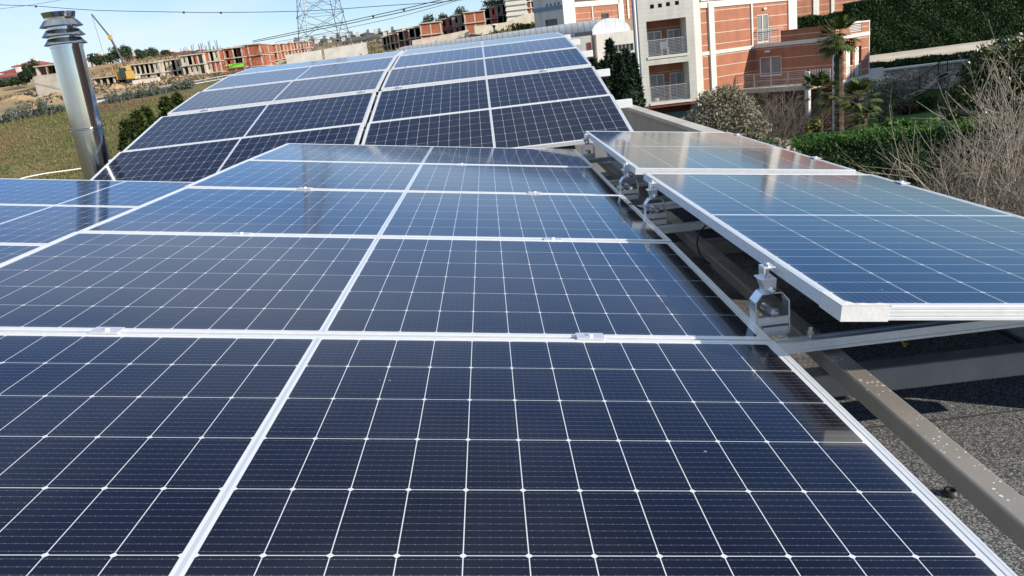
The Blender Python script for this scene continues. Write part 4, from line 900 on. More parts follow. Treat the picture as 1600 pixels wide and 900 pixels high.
# second red building up the hill
def block(name, px0, px1, pyb, pyt, Y_, depth, label, yaw=0.0, wall_m=BRICKTILE, strips=(), wins=(), parent=None, ext=0.0):
    p = at(px0, pyb, Y_); q_ = at(px1, pyb, Y_); u = np.array([math.cos(yaw), math.sin(yaw)])
    t = parent or empty(name, (p[0],p[1],min(p[2],gz(p[0],p[1]))-.5), None, label, 'building'); F = Fr(p, u); b_ = in_parent(t)
    W_ = F.uz(px1,(pyb+pyt)/2)[0]; H = F.uz((px0+px1)/2, pyt)[1]; z0 = t.location[2]-p[2]
    hs = [rect(F,*w_) for w_ in wins]; mb = MB(); F.wall(mb,0,W_,z0,H,-.25,0,hs); F.box(mb,0,.25,z0,H,-depth,-.251); F.box(mb,W_-.25,W_,z0,H,-depth,-.251); F.box(mb,0,W_,z0,H,-depth-.25,-depth-.001); b_(mb,'wall',wall_m)
    for h in hs:
        mb = MB(); F.wall(mb,h[0],h[1],h[2],h[3],-.2,-.12,[(h[0]+.07,(h[0]+h[1])/2-.03,h[2]+.07,h[3]-.07),((h[0]+h[1])/2+.03,h[1]-.07,h[2]+.07,h[3]-.07)]); w2_ = b_(mb,'window',SHUT)
        mb = MB(); F.box(mb,h[0]+.04,h[1]-.04,h[2]+.04,h[3]-.04,-.19,-.16); b_(mb,'pane',CURT,under=w2_)
    for x0,x1 in strips:
        a,b2 = F.uz(x0,(pyb+pyt)/2)[0], F.uz(x1,(pyb+pyt)/2)[0]; mb = MB(); F.box(mb,a,b2,z0,H,.001,.12); b_(mb,'white_pilaster',WHITEP)
    mb = MB(); F.box(mb,-.1,W_+.1,H+.001,H+.25,-depth-.3,.12); b_(mb,'roof_slab',WHITEP)
    return t, F, b_
block('apartment_building', 1240, 1382, 60, -60, 86, 8, 'second red building with white pilasters uphill behind the dark hedge', .12, BRICKTILE, ((1270,1279),(1298,1303),(1380,1384)), ((1344,1355,-12,9),))
# dark conifers between array and white wing
for k,(px,top,Y_,r_,lb) in enumerate(((960,62,40,1.5,'tallest dark conifer, left of the white balcony wing'),(984,78,38,1.1,'slim dark conifer touching the white wing downpipe'),(932,92,41,1.2,'dark conifer partly hidden by the rear array edge'),(972,84,37,1.2,'dark conifer in front of the two taller ones, above the parapet'),(994,84,42,1.1,'dark conifer squeezed between other conifers and the white wing'),(946,96,37,1.3,'lowest dark conifer above the box rail ends'))):
    p = at(px,170,Y_); h = at(px,top,Y_)[2]-GZ
    conifer('conifer', (p[0],p[1],GZ), h, r_, 3800, G_CON, lb, 'dark conifers beside the white wing', .34, 40+k)
# vaulted hall
VR = stripe_mat('ribbed_vault_sheet', (0.50,0.52,0.52), (0.30,0.31,0.32), .55, .09, axis='X', rough=.45, var=.04)
g0 = at(898,55,78); hall = empty('vaulted_hall', (g0[0],g0[1],GZ), None, 'white hall with a ribbed grey barrel vault roof beyond the rear array', 'building'); hb = in_parent(hall)
F1 = Fr(at(935,100,76), (.985,.17)); q = rect(F1,935,998,45,120); zt1 = F1.uz(965,50)[1]
wn_ = rect(F1,960,990,69,80)
mb = MB(); F1.wall(mb,0,q[1],-8,zt1,-.3,0,[wn_]); F1.box(mb,0,.3,-8,zt1,-7,-.301); F1.box(mb,.3,q[1],zt1-.3,zt1,-7,-.301); hb(mb,'front_block',WHITETILE)
mb = MB()
for k in range(6): u = wn_[0]+(wn_[1]-wn_[0])*k/5; F1.box(mb,u-.05,u+.05,wn_[2],wn_[3],-.12,-.02)
F1.box(mb,wn_[0],wn_[1],wn_[2],wn_[3],-.25,-.2); hb(mb,'window',CURT)
axd = np.array([-.80,.60,0]); 
gl = at(924,55,79); grr = at(986,49,79); wv = np.linalg.norm(grr-gl); cen = (gl+grr)/2; ud = (grr-gl)/wv; hv = at(955,27.5,79)[2]-cen[2]
mb = MB(); N_ = 18; Lh = 26; vs = []
for s in (0, Lh):
    for k in range(N_+1):
        a = math.pi*k/N_; pnt = cen - ud*wv/2*math.cos(a) + np.array([0,0,hv*math.sin(a)]) + axd*s; vs.append(pnt)
fs = [(k,k+1,N_+1+k+1,N_+1+k) for k in range(N_)]
mb.add(vs, fs); hb(mb,'vault_roof',VR)
mb = MB(); vs = [cen - ud*wv/2*math.cos(math.pi*k/N_)*.995 + np.array([0,0,hv*.995*math.sin(math.pi*k/N_)]) for k in range(N_+1)]; mb.add(vs+[v+axd*.15 for v in vs],[tuple(range(N_+1)),tuple(reversed(range(N_+1,2*N_+2)))]+[(k,N_+1+k,N_+2+k,k+1) for k in range(N_)]); hb(mb,'gable',stripe_mat('ribbed_white_gable',(.68,.70,.71),(.5,.52,.53),.45,.03,axis='X',var=.03))
a0 = gl; mb = MB(); lw = [a0, a0+axd*Lh, a0+axd*Lh+np.array([.4,.6,0]), a0+np.array([.4,.6,0])]
mb.hexa([tuple(np.array([p_[0],p_[1],GZ])) for p_ in lw]+[tuple(p_-[0,0,.01]) for p_ in lw]); hb(mb,'side_wall',WHITETILE)
F3 = Fr(at(893,100,74.5), (.99,-.1)); q3 = rect(F3,893,926,56,120); mb = MB(); F3.wall(mb,0,q3[1],-8,F3.uz(908,57)[1],-3,0); hb(mb,'annexe',WHITETILE)
mb = MB(); dk = rect(F3,898,926,50,56.5); F3.box(mb,dk[0],dk[1],F3.uz(908,57)[1]+.002,dk[3],-2.8,-.1); hb(mb,'dark_fascia',mat('dark_grey_metal',(.08,.09,.10),.4,.4))
mb = MB(); dr2 = rect(F3,919,925,66,100); F3.box(mb,dr2[0],dr2[1],dr2[2],dr2[3],.001,.08); hb(mb,'red_downpipe',DKRED)
# white and brick building behind the hall
F4 = Fr(at(886,45,100), (-.55,.835), -1); b4 = empty('white_building', (F4.o[0],F4.o[1],gz(F4.o[0],F4.o[1])-1), None, 'white building with blue string course behind the vaulted hall', 'building'); p4 = in_parent(b4)
# left shaded face runs away to the left, right sunlit face to the right
FA = Fr(at(884,60,100), (-.80,.60), -1); FBk = Fr(at(884,60,100), (.83,.55))
ul = FA.uz(835,30)[0]; zt4 = FA.uz(860,-30)[1]; wq = rect(FA,852,871,30,43); wq = (min(wq[:2]),max(wq[:2]),wq[2],wq[3])
vh = [rect(FA,x,x+2.6,y,y+4) for x,y in ((853,6.5),(859,5.5),(865.5,4.2),(871.5,3.2))]; vh = [(min(a[:2]),max(a[:2]),a[2],a[3]) for a in vh]
mb = MB(); FA.wall(mb,0,ul,-6,zt4,-.3,0,[wq,*vh]); p4(mb,'shaded_wall',WHITETILE)
mb = MB(); FA.box(mb,wq[0],wq[1],wq[2],wq[3],-.28,-.2); p4(mb,'window',GLASS)
for v_ in vh: mb = MB(); FA.box(mb,v_[0],v_[1],v_[2],v_[3],-.29,-.2); p4(mb,'vent_opening',DARKIN)
bz = FA.uz(860,16)[1]; mb = MB(); FA.box(mb,0,ul,bz,bz+.45,.001,.08); p4(mb,'blue_band',mat('blue_grey_metal',(.16,.22,.32),.4,.4))
u1 = FBk.uz(899,20)[0]; mb = MB(); FBk.wall(mb,0,u1,-6,zt4,-.3,0); p4(mb,'sunlit_wall',WHITEP)
z5 = FBk.uz(930,9)[1]; u2 = FBk.uz(966,15)[0]; ww = rect(FBk,940,952,21,30)
mb = MB(); FBk.wall(mb,u1+.001,u2,-6,z5,-.3,-.08,[ww]); p4(mb,'terracotta_wall',BRICKTILE); mb = MB(); FBk.box(mb,ww[0],ww[1],ww[2],ww[3],-.25,-.2); p4(mb,'window',GLASS)
mb = MB(); FBk.box(mb,u1+.001,u2+.1,z5+.001,z5+.6,-.4,.05); p4(mb,'cornice',WHITEP)
mb = MB(); FBk.box(mb,u2+.002,u2+.9,-6,z5,-.4,.05); p4(mb,'white_pilaster',WHITEP)
mb = MB(); FBk.box(mb,FBk.uz(925,20)[0],FBk.uz(926.5,20)[0],-6,z5,-.079,.03); p4(mb,'thin_downpipe',WHITEP)
mb = MB(); a = FA.P(0,0,-.31); mb.prism([tuple(FA.P(.31,0,-.35)[:2]),tuple(FBk.P(u1-.05,0,-.35)[:2]),tuple(FBk.P(u1-.1,0,-7)[:2]),tuple(FA.P(ul,0,-6)[:2]),tuple(FA.P(ul,0,-.35)[:2])], FA.o[2]+zt4-.4, FA.o[2]+zt4); p4(mb,'roof',WHITEP)
mb = MB(); mb.prism([tuple(FBk.P(u1-.05,0,-.45)[:2]),tuple(FBk.P(u2+.1,0,-.45)[:2]),tuple(FBk.P(u2+.1,0,-6)[:2]),tuple(FBk.P(u1-.05,0,-6)[:2])], FBk.o[2]+z5-.1, FBk.o[2]+z5+.3); p4(mb,'low_roof',WHITEP)
block('apartment_building', 965, 1004, 60, -30, 118, 7, 'far red building with white pilasters seen between the white building and the balcony wing', .25, BRICKTILE, ((968,974),(980,983)), ((990,998,12,24),))
# large broad-leaved bush at the right edge and the bare thicket in front
bl = []; Yb = 30; p0 = at(1560,215,Yb); hb_ = (p0[0],p0[1],GZ)
for px,py,r_ in ((1545,95,.75),(1580,85,.9),(1525,115,.6),(1560,120,.95),(1600,110,1.1),(1505,150,.65),(1535,150,.9),(1575,160,1.1),(1495,178,.6),(1525,185,.9),(1610,160,1.2),(1560,200,1.2),(1600,210,1.2),(1640,150,1.5)):
    c = np.array(at(px,py,Yb))-np.array(hb_); bl.append((c,(r_,r_,r_*.85)))
tree('broadleaf_tree', hb_, bl, 30000, .16, G_BROAD, 'large glossy evergreen tree at the right edge behind the bare thicket', 'tree', None, .2, 1.6, aspect=.5)
for k,(px,top,Y_,st,dep,r_) in enumerate(((1592,85,19,6,3,.032),(1548,150,17.5,6,3,.027),(1500,228,17,5,3,.020),(1618,140,16,6,3,.028),(1572,235,15.5,5,3,.023),(1475,262,17.5,4,3,.016),(1440,295,19,3,2,.011))):
    p = at(px,300,Y_); tp_ = at(px,top,Y_); bz_ = min(p[2]-1.2, tp_[2]-2.4); bz_ = max(bz_, GZ)
    bare_shrub('bare_shrub', (p[0],p[1],GZ if k in (0,1,3) else GZ), st, (tp_[2]-GZ)*1.0, r_*1.25, PALEBARK, ['tallest pale leafless shrub, rising to the upper right edge','pale leafless shrub in the middle of the thicket at right','low pale leafless shrub with fine twigs over the panel edge','pale leafless shrub cut off by the right edge of the picture','dense pale leafless shrub just above the raised panel edge','thin pale leafless shrub at the left side of the thicket','thinnest pale twigs standing in front of the clipped hedge'][k], 'pale leafless shrubs at the right', seed=60+k, depth=dep, lean=.26, n=4, spread=.46)
# neighbouring block out of the frame to the right, its long shadow lies over the lawn
nb = empty('apartment_building', (50,-26,GZ), None, 'neighbouring red apartment block beyond the right picture edge that shades the garden', 'building'); nbp = in_parent(nb)
FN = Fr((50,44,GZ), (0,-1)); wins = [(4+6*k,5.6+6*k,1+3.2*j,2.9+3.2*j) for k in range(11) for j in range(5)]
mb = MB(); FN.wall(mb,0,70,0,16.0,-.3,0,wins); FN.box(mb,0,.3,0,16.0,-11,-.301); FN.box(mb,69.7,70,0,16.0,-11,-.301); FN.box(mb,.301,69.699,0,16.0,-11.3,-11.001); nbp(mb,'wall',BRICKTILE)
mb = MB(); FN.box(mb,-.2,70.2,16.001,16.4,-11.5,.2); nbp(mb,'roof',WHITEP)
for w_ in wins: mb = MB(); FN.box(mb,w_[0],w_[1],w_[2],w_[3],-.25,-.2); nbp(mb,'window',CURT)
tree('brown_bush', tuple(np.array([at(1570,300,21)[0],at(1570,300,21)[1],GZ])), clumps((0,0,1.6),(3.2,1.2,1.7),10), 5000, .2, foliage_mat('brown_dry_leaves',(.035,.035,.015),(.07,.06,.025),(.11,.09,.04),1.4), 'dull olive brown bush behind the pale bare twigs at right', 'bush', None, .08, .8)

# ================================================================== left meadow, road side and building site
# silvery shrubs along the road
sh_px = [(17,193,20),(43,191,23),(66,185,22),(86,182,17),(99,180,16),(124,178,15),(172,172,20),(188,169,21),(203,163,17),(220,159,17),(233,158,20),(247,157,21),(260,154,18),(273,152,20),(285,149,18),(297,145,18)]
pos_words = ['first from the left picture edge','second from the left picture edge','third from the left, the roundest','fourth from the left, smaller','fifth from the left, just before the chimney','half hidden by the left side of the chimney',
 'first to the right of the chimney','second to the right of the chimney','third to the right of the chimney','fourth to the right of the chimney','fifth to the right of the chimney','sixth to the right of the chimney','fourth before the row vanishes behind the array','third before the row vanishes behind the array','second before the row vanishes behind the array','last before the row vanishes behind the array']
for k,((px,py,hp),pw) in enumerate(zip(sh_px,pos_words)):
    Yk = 101 + (px/300)*7; p = at(px,py,Yk); mpp = m_per_px(Yk); h = hp*mpp*1.25; r_ = h*.48
    b = (p[0],p[1],p[2]-.1)
    tree('silver_shrub', b, clumps((0,0,h*.5),(r_,r_,h*.5),8,.5,np.random.default_rng(k)), 700, .30, G_GREY, 'grey green roadside shrub, '+pw, 'shrub', 'silvery shrubs along the road', .05, h*.3, aspect=.3, up=.8, limbs=3)
# guard rail
GR = mat('galvanised_guardrail', (0.50,0.51,0.50), .5, .3); gpts = [at(px,py,yy) for px,py,yy in ((-60,192,101),(0,181,103),(75,167,104),(150,153.5,106),(225,141,108.5),(300,127.5,111),(360,117,114))]
gl_ = empty('guard_rail', gpts[0], None, 'pale metal guard rail with regular posts along the road behind the shrubs', 'guard rail'); o0 = np.array(gl_.location)
for z0,z1 in ((-.62,-.30),(-.02,.03)):
    mb = MB()
    for k in range(len(gpts)-1):
        a,b_ = gpts[k]-o0, gpts[k+1]-o0; mb.hexa([a+[0,-.05,z0],b_+[0,-.05,z0],b_+[0,.05,z0],a+[0,.05,z0],a+[0,-.05,z1],b_+[0,-.05,z1],b_+[0,.05,z1],a+[0,.05,z1]])
    mb.build('rail', GR, gl_)
k = 0; cum = 0
for i in range(len(gpts)-1):
    a,b_ = gpts[i], gpts[i+1]; Ls = np.linalg.norm(b_-a); nn = int(Ls/1.55)
    for j in range(nn):
        p = a+(b_-a)*(j/nn)-o0; MB().box(p[0]-.06,p[0]+.06,p[1]-.12,p[1]-.04,p[2]-1.2,p[2]+.05).build('post', GR, gl_)
mb = MB(); 
for i in range(len(gpts)-1):
    a,b_ = gpts[i]+[0,7.5,.1], gpts[i+1]+[0,7.5,.1]
    mb.hexa([a+[0,0,-2],b_+[0,0,-2],b_+[0,.4,-2],a+[0,.4,-2],a+[0,0,.15],b_+[0,0,.15],b_+[0,.4,.15],a+[0,.4,.15]])
tag(mb.build('ditch_shade_strip', mat('painted_ditch_shade',(.05,.042,.035),.95)), 'dark strip standing in for ditch shade on the far side of the road', 'wall')  # near-black strip painted in place of the soil ditch shadow behind the guard rail
# white pipe in the meadow and tufts of grass
mb = MB(); mb.tube([at(20,283,73),at(40,277,74.5),at(70,271,76),at(100,267,77),at(139,261.5,78.5)], .055, 6); tag(mb.build('white_pipe', SHUT), 'thin white pipe lying across the lower meadow left of the chimney', 'pipe')
gx = nr.uniform(-62,-18,22000); gy = nr.uniform(74,104,22000); gzv = ground_z(gx,gy); V, F = leaf_mesh(np.c_[gx,gy,gzv+.12], .42, .14, 1.6); 
tg = np_mesh('meadow_grass', V, F, [foliage_mat('dry_grass',(.185,.115,.065),(.155,.145,.055),(.095,.125,.038),.16)]); tag(tg, 'rough brown and green grass growing on the meadow slope', 'grass', None, 'stuff')
# conifers just beyond the rear array at left
for k,(px,top,Y_,r_,lb) in enumerate(((207,190,27,.9,'small dark conifer low beside the rear array, closest to the chimney'),(243,168,28,1.1,'dark green conifer in the middle of the group behind the rear array'),(276,152,29,1.1,'dark green conifer tip showing above the rear array edge'),(228,176,25,1.2,'bushy low conifer between two others at the array edge'),(296,146,30,1.1,'farthest conifer of the group, right against the array edge'))):
    p = at(px,240,Y_); tp_ = at(px,top,Y_); conifer('conifer', (p[0],p[1],GZ), tp_[2]-GZ, r_*2.0, 14000, G_CON2, lb, 'conifers behind the rear array', .27, 80+k)

# ------------------------------------------------------------------ building shells under construction
def shell(label, px0, px1, pyb, pyt, Y_, depth, storeys, bays, pattern, yaw=0.0, side='b', name='unfinished_building', over=.3, cm=None, colw=.24, extra=None, thick=.16):
    cm = cm or CONC; p = at(px0,pyb,Y_); u = np.array([math.cos(yaw),math.sin(yaw)]); g0 = min(gz(p[0],p[1]), p[2])-.6
    t = empty(name, (p[0],p[1],g0), None, label, 'building', 'unfinished buildings on the hillside'); F = Fr(p,u); b_ = in_parent(t)
    W_ = F.uz(px1,(pyb+pyt)/2)[0]; H = F.uz((px0+px1)/2,pyt)[1]; fh = H/storeys; zb = g0-p[2]
    for s in range(storeys+1):
        z = fh*s; mb = MB(); F.box(mb,-over*.5,W_+over*.5,z-thick,z,-depth,over); b_(mb,'floor_slab' if s<storeys else 'roof_slab',cm)
    mb = MB(); F.box(mb,.05,W_-.05,zb,-thick-.002,-depth+.1,.0); b_(mb,'plinth',cm)
    for k in range(bays+1):
        u0 = (W_-colw)*k/bays; mb = MB()
        for s in range(storeys): F.box(mb,u0,u0+colw,fh*s+.001,fh*(s+1)-thick-.001,-colw,0)
        b_(mb,'column',cm)
    for s in range(storeys):
        for k in range(bays):
            c_ = pattern[s][k % len(pattern[s])]; a = (W_-colw)*k/bays+colw+.002; e = (W_-colw)*(k+1)/bays-.002; z0,z1 = fh*s+.002, fh*(s+1)-thick-.002
            if c_ == 'o': continue
            m = RAWBRICK if c_ in 'bwp' else (DKRED if c_ == 'd' else cm); hs = []
            if c_ in 'wv': hs = [(a+(e-a)*.3,a+(e-a)*.7,z0+(z1-z0)*.3,z0+(z1-z0)*.85)]
            if c_ == 'p': hs = [(a+(e-a)*.15,a+(e-a)*.5,z0,z0+(z1-z0)*.8)]
            mb = MB(); F.wall(mb,a,e,z0,z1,-colw*.7,-.05,hs); b_(mb,'infill_wall',m)
    mb = MB()
    for s in range(storeys):
        z0,z1 = fh*s+.003, fh*(s+1)-thick-.003; F.box(mb,.1,W_-.1,z0,z1,-depth+.2,-depth*.6)
    b_(mb,'inner_wall',DARKIN)
    for xx,sd in ((0.0,'l'),(W_-.25,'r')):
        mb = MB()
        for s in range(storeys): F.box(mb,xx,xx+.25,fh*s+.004,fh*(s+1)-thick-.004,-depth+.1,-colw-.002)
        b_(mb,'side_wall',RAWBRICK if side == 'b' else cm)
    if extra: extra(t,F,b_,W_,H,fh)
    return t
def rebar(t,F,b_,W_,H,fh):
    mb = MB()
    for k in range(16): u = W_*(k+.5)/16; mb.tube([F.P(u,H,-.6-(k%3)),F.P(u+.1*math.sin(k*5),H+1.2+.5*math.sin(k*3),-.6-(k%3))], .035, 4)
    b_(mb,'starter_bars',DARKIN)
def props(t,F,b_,W_,H,fh):
    mb = MB()
    for k in range(22):
        u = W_*(k+.5)/22; s = (k%2); mb.tube([F.P(u,fh*s+.01,-.8-(k%3)*.6),F.P(u+.35*math.sin(k*7),fh*(s+1)-.22,-.8-(k%3)*.6)], .06, 4)
    b_(mb,'scaffold_props',mat('timber_props',(.30,.16,.08),.9))
def greens(t,F,b_,W_,H,fh):
    for s in (0,1):
        mb = MB(); F.box(mb,W_*.45,W_*.98,fh*s+.0,fh*s+fh*.38,.40,.46); b_(mb,'green_net',LGREEN)
shell('unfinished concrete frame at far left above the grey wall, props under its roof slab', 62,108,133,100,140,7,2,3,['oov','ooo'],.05,'c',extra=props)
shell('low open concrete frame right of the chimney with one slab', 150,191,142,119,138,7,1,4,['oooo'],-.06,'c',extra=props)
shell('two-storey open frame full of timber props, right of the yellow crane', 208,252,134,98,146,8,2,6,['oovoco','ooooov'],0,'c',extra=props)
shell('two-storey open concrete frame with a pale lower wall, middle of the site', 250,293,130,92,148,8,2,6,['ovcoov','oovovo'],0,'c',extra=props)
shell('three-storey bare concrete frame with thin starter bars on its roof', 291,322,134,84,146,8,3,4,['cvov','ovvo','vopo'],0,'c',extra=rebar)
shell('three-storey concrete frame with brick panel beside the first brick block', 320,346,131,78,147,8,3,4,['vcbo','ovpb','pbov'],0,'b',extra=rebar)
shell('three-storey brick block with green nets on its right bays', 343,382,124,74,149,9,3,3,['bbb','bpo','bpo'],0,'b',extra=greens)
shell('wide two-storey brick house with concrete roof slab left of the white wall', 374,409,106,69,151,9,2,2,['bb','wb'],0,'b')
sm_ = [(406,421,97,69,156),(421,434,95,68.5,160),(434,445,92,67.5,164),(445,456,90,66.5,168),(456,466,88,65.5,172),(466,476,86,64.5,176),(476,485,84.5,64,180)]
ow = ['first, nearest','second','third','fourth','fifth','sixth','last, farthest']
for k,(a,b_,yb,yt,Y_) in enumerate(sm_): shell(f'small brick terrace unit receding toward the pylon, {ow[k]} of seven', a,b_,yb,yt,Y_,6,2,2,['bw','pb'] if k%2 else ['wb','bp'],.1,'b')
# middle rows
mid = [(600,612,84,56,150,'oo','dd','leftmost'),(611,625,81,52,148,'pb','od','second from left'),(624,642,78,47,146,'ob','dd','third from left'),(641,660,75,42,144,'oo','dd','fourth from left')]
for a,b_,yb,yt,Y_,p2,p1,wd in mid: shell(f'dark red terrace unit with open upper floor above the array seam, {wd}', a,b_,yb,yt,Y_,7,2,2,[p1,p2],.12,'b')
shell('bright brick two-storey end block with pale concrete frame above the array', 660,691,73,34,142,7,2,2,['bb','bb'],.02,'b')
GREYC = mat('grey_cement', (.20,.20,.20), .9, var=.2, scale=.6)
shell('grey cement terrace unit, left one between the two bright brick blocks', 691,712,62,28,150,7,2,2,['vv','ww'],.1,'c',cm=GREYC)
shell('grey cement terrace unit, right one between the two bright brick blocks', 710,731,58,22,148,7,2,2,['vo','vv'],.1,'c',cm=GREYC)
shell('second bright brick end block, uphill beside the stone wall', 728,759,53,17,146,7,2,2,['bb','bb'],.02,'b')
shell('dark unfinished block uphill right of the second brick block', 758,778,46,11,152,7,2,2,['od','ow'],.1,'b',cm=GREYC)
shell('dark scaffolded block left of the pale striped tower', 777,796,41,6,154,7,2,2,['oo','vo'],.1,'c',cm=GREYC)
shell('pale striped unfinished tower with many floor slabs below the sky', 794,823,38,-14,150,8,6,1,['c']*6,.0,'c',cm=WHITEP,thick=.45)
shell('red brick frame partly hidden behind the striped tower', 820,842,34,-10,158,7,4,2,['oo','dd','do','oo'],.05,'b')
# concrete walls
def wall_line(pts, h, label, m=CONC, th=.3, name='concrete_wall'):
    q = [at(*p) for p in pts]; o0 = q[0]; mb = MB()
    for k in range(len(q)-1):
        a,b_ = q[k]-o0,q[k+1]-o0; mb.hexa([a+[0,0,-2],b_+[0,0,-2],b_+[0,th,-2],a+[0,th,-2],a+[0,0,h],b_+[0,0,h],b_+[0,th,h],a+[0,th,h]])
    o = mb.build(name, m); o.location = o0; return tag(o, label, 'wall')
SPECK = ramp_mat('stained_white_wall', [(.40,.38,.34),(.58,.56,.52),(.66,.64,.61)], .6, .9)
wall_line(((60,153,127),(103,146,127)), 3.1, 'pale grey concrete retaining wall left of the chimney', CONC)
wall_line(((210,142,126),(252,136,128)), 1.5, 'low grey concrete wall below the yellow crane', CONC)
wall_line(((448,98,130),(503,90,130)), 1.15, 'long stained white wall left of the gap below the pylon', SPECK)
wall_line(((508,91,130),(574,80,130)), 1.35, 'long stained white wall right of the gap, behind the array top', SPECK)
wall_line(((645,74,128),(700,64,128),(733,57,128)), 1.0, 'pale stone wall climbing from the array top to the green shrub', mat('pale_limestone',(.55,.48,.40),.9,var=.2,scale=1))
wall_line(((742,52,127),(790,46,127),(812,36,127),(838,29,127)), 1.0, 'cream stone wall curving uphill behind the lamp post', mat('cream_limestone',(.60,.54,.43),.9,var=.15,scale=1))
# heaps of soil
for k,(px,py,Y_,w_,h_,lb) in enumerate(((183,146,121,3.8,1.3,'orange soil heap in front of the low open frame'),(290,133,124,3.6,1.0,'brown soil heap at the foot of the three-storey frame'),(30,160,122,5.5,1.0,'broad orange soil heap at the far left'),(100,152,122,4.0,.9,'orange soil heap below the grey retaining wall'))):
    p = at(px,py,Y_); mb = MB(); vs = []; n_ = 22; mr = 7
    for i in range(mr+1):
        for j in range(n_):
            a = 2*math.pi*j/n_; f = i/mr; rr_ = w_*f*(1+.15*math.sin(3*a+k)+.08*math.sin(7*a)); vs.append((rr_*math.cos(a),rr_*.6*math.sin(a),h_*(math.cos(f*math.pi)+1)/2*(1+.2*math.sin(5*a+i))-.5*f))
    fs = [(i*n_+j,i*n_+(j+1)%n_,(i+1)*n_+(j+1)%n_,(i+1)*n_+j) for i in range(mr) for j in range(n_)]; mb.add(vs,fs); o = mb.build('soil_heap', SOIL, smooth=True); o.location = (p[0],p[1],p[2]-.1); tag(o, lb, 'soil heap', 'soil heaps on the building site')
# yellow crane
YM = mat('yellow_machine_paint', (.48,.31,.07), .5, var=.12, scale=2); Yc = 132; p = at(200,132,Yc); crn = empty('crane', p, None, 'yellow mobile crane with long dark boom raised to the left', 'crane'); mm = m_per_px(Yc)
MB().box(-.95,.75,-1.6,1.6,.75,2.0).build('body', YM, crn, bevel=.12); MB().box(-.1,.7,-2.0,-1.0,.9,2.5).build('cab', GLASS, crn, bevel=.08); MB().box(-.3,.72,-.9,.9,2.01,2.75).build('engine_cover', YM, crn, bevel=.1)
for s in (-1,1): MB().box(s*.75-.28,s*.75+.28,-1.9,1.9,-.5,.74).build('track', RUBBER, crn, bevel=.2)
b0 = np.array((.3,0,2.5)); b1 = at(172,58,Yc)-p; b2 = at(143,22,Yc)-p
MB().tube([b0,b1],.20,6,r1=.15).build('boom', mat('dark_boom',(.05,.045,.05),.5), crn); MB().tube([b1,b2],.13,6,r1=.10).build('jib', mat('dark_jib',(.06,.05,.05),.5), crn)
MB().tube([b0+[0,0,-.9],b0*.75+b1*.25],.14,6).build('ram', YM, crn); MB().tube([b2,b2+np.array([.5,0,-7.5])],.03,4).build('hoist_rope', RUBBER, crn); MB().box(b1[0]-.22,b1[0]+.22,-.26,.26,b1[2]-.4,b1[2]+.3).build('boom_joint', YM, crn)
# far houses with red hip roofs
def hip_house(label, px0, px1, pyb, pye, pyr, Y_, m=ROOFRED, depth=8, name='house', group='red roofed houses on the skyline', wall_m=None, cat='house'):
    p = at(px0,pyb,Y_); t = empty(name, (p[0],p[1],min(p[2],gz(p[0],p[1]))-.5), None, label, cat, group); F = Fr(p,(1,.04)); b_ = in_parent(t)
    W_ = F.uz(px1,pyb)[0]; H = F.uz((px0+px1)/2,pye)[1]; HR = F.uz((px0+px1)/2,pyr)[1]; z0 = t.location[2]-p[2]
    wins = [(W_*a,W_*(a+.13),H-2.0,H-.6) for a in (.14,.44,.74)]
    mb = MB(); F.wall(mb,0,W_,z0,H,-.3,0,wins); F.box(mb,0,.3,z0,H,-depth,-.301); F.box(mb,W_-.3,W_,z0,H,-depth,-.301); b_(mb,'wall',wall_m or WHITEP)
    for w_ in wins: mb = MB(); F.box(mb,w_[0],w_[1],w_[2],w_[3],-.25,-.2); b_(mb,'window',GLASS)
    e = .6; A = [F.P(-e,H,e),F.P(W_+e,H,e),F.P(W_+e,H,-depth-e),F.P(-e,H,-depth-e)]; B = [F.P(W_*.35,HR,-depth*.5),F.P(W_*.65,HR,-depth*.5)]
    lo = [a-np.array([0,0,.25]) for a in A]
    mb = MB().add(A+B+lo, [(0,1,5,4),(1,2,5),(2,3,4,5),(3,0,4),(6,7,1,0),(7,8,2,1),(8,9,3,2),(9,6,0,3),(9,8,7,6)]); rf = b_(mb,'roof',m)
    mb = MB(); c_ = F.P(W_*.7,HR-.6,-depth*.35); mb.box(c_[0]-.4,c_[0]+.4,c_[1]-.4,c_[1]+.4,c_[2]-.6,c_[2]+1.3); b_(mb,'chimney',wall_m or WHITEP,under=rf)
    return t
for a in (('white house with red hip roof at the left picture edge, nearest of the row',-8,40,138,118,111,165),('white house with red roof behind the nearest one, partly over it',8,30,122,111,105,178),('tallest white house with red roof left of the chimney',29,62,122,101,94,180),
          ('white house with red roof just right of the chimney',139,161,102,91,84,200),('small house with red roof right of the dark tree clump',195,212,99,90,85.5,215),('house with brown red roof behind the soil covered slab',247,271,95,84,79.5,225),('house with brick red roof left of the starter bars',274,299,93,82.5,78,225),('dim red roof peeping over the starter bars',300,318,90,81,76.5,235)):
    hip_house(*a)
DARKROOF = mat('dark_grey_roof', (.085,.09,.085), .8, var=.2, scale=.5)
g_ = np.random.default_rng(5)
for k in range(26):
    px = 440+k*7.2+g_.uniform(-3,3); lvl = k%3; yb = 78-.118*(px-440)+[6,1,-3][lvl]+g_.uniform(-1.5,1.5); Yk = [205,235,265][lvl]
    w_ = g_.uniform(10,15); hip_house('small far house with dark roof and pale walls on the hill behind the pylon', px,px+w_,yb,yb-7,yb-10.5,Yk,DARKROOF,9,'house','dark roofed houses on the far hill',[SPECK,WHITEP,GREYC][k%3])
for a in (('larger pale house with dark roof to the right of the pylon legs',545,566,73,62,54,195),('white house with dark roof left of the first dark red terrace unit',566,598,71,58,50,200)): hip_house(*a,DARKROOF,9,'house','dark roofed houses on the far hill',SPECK)
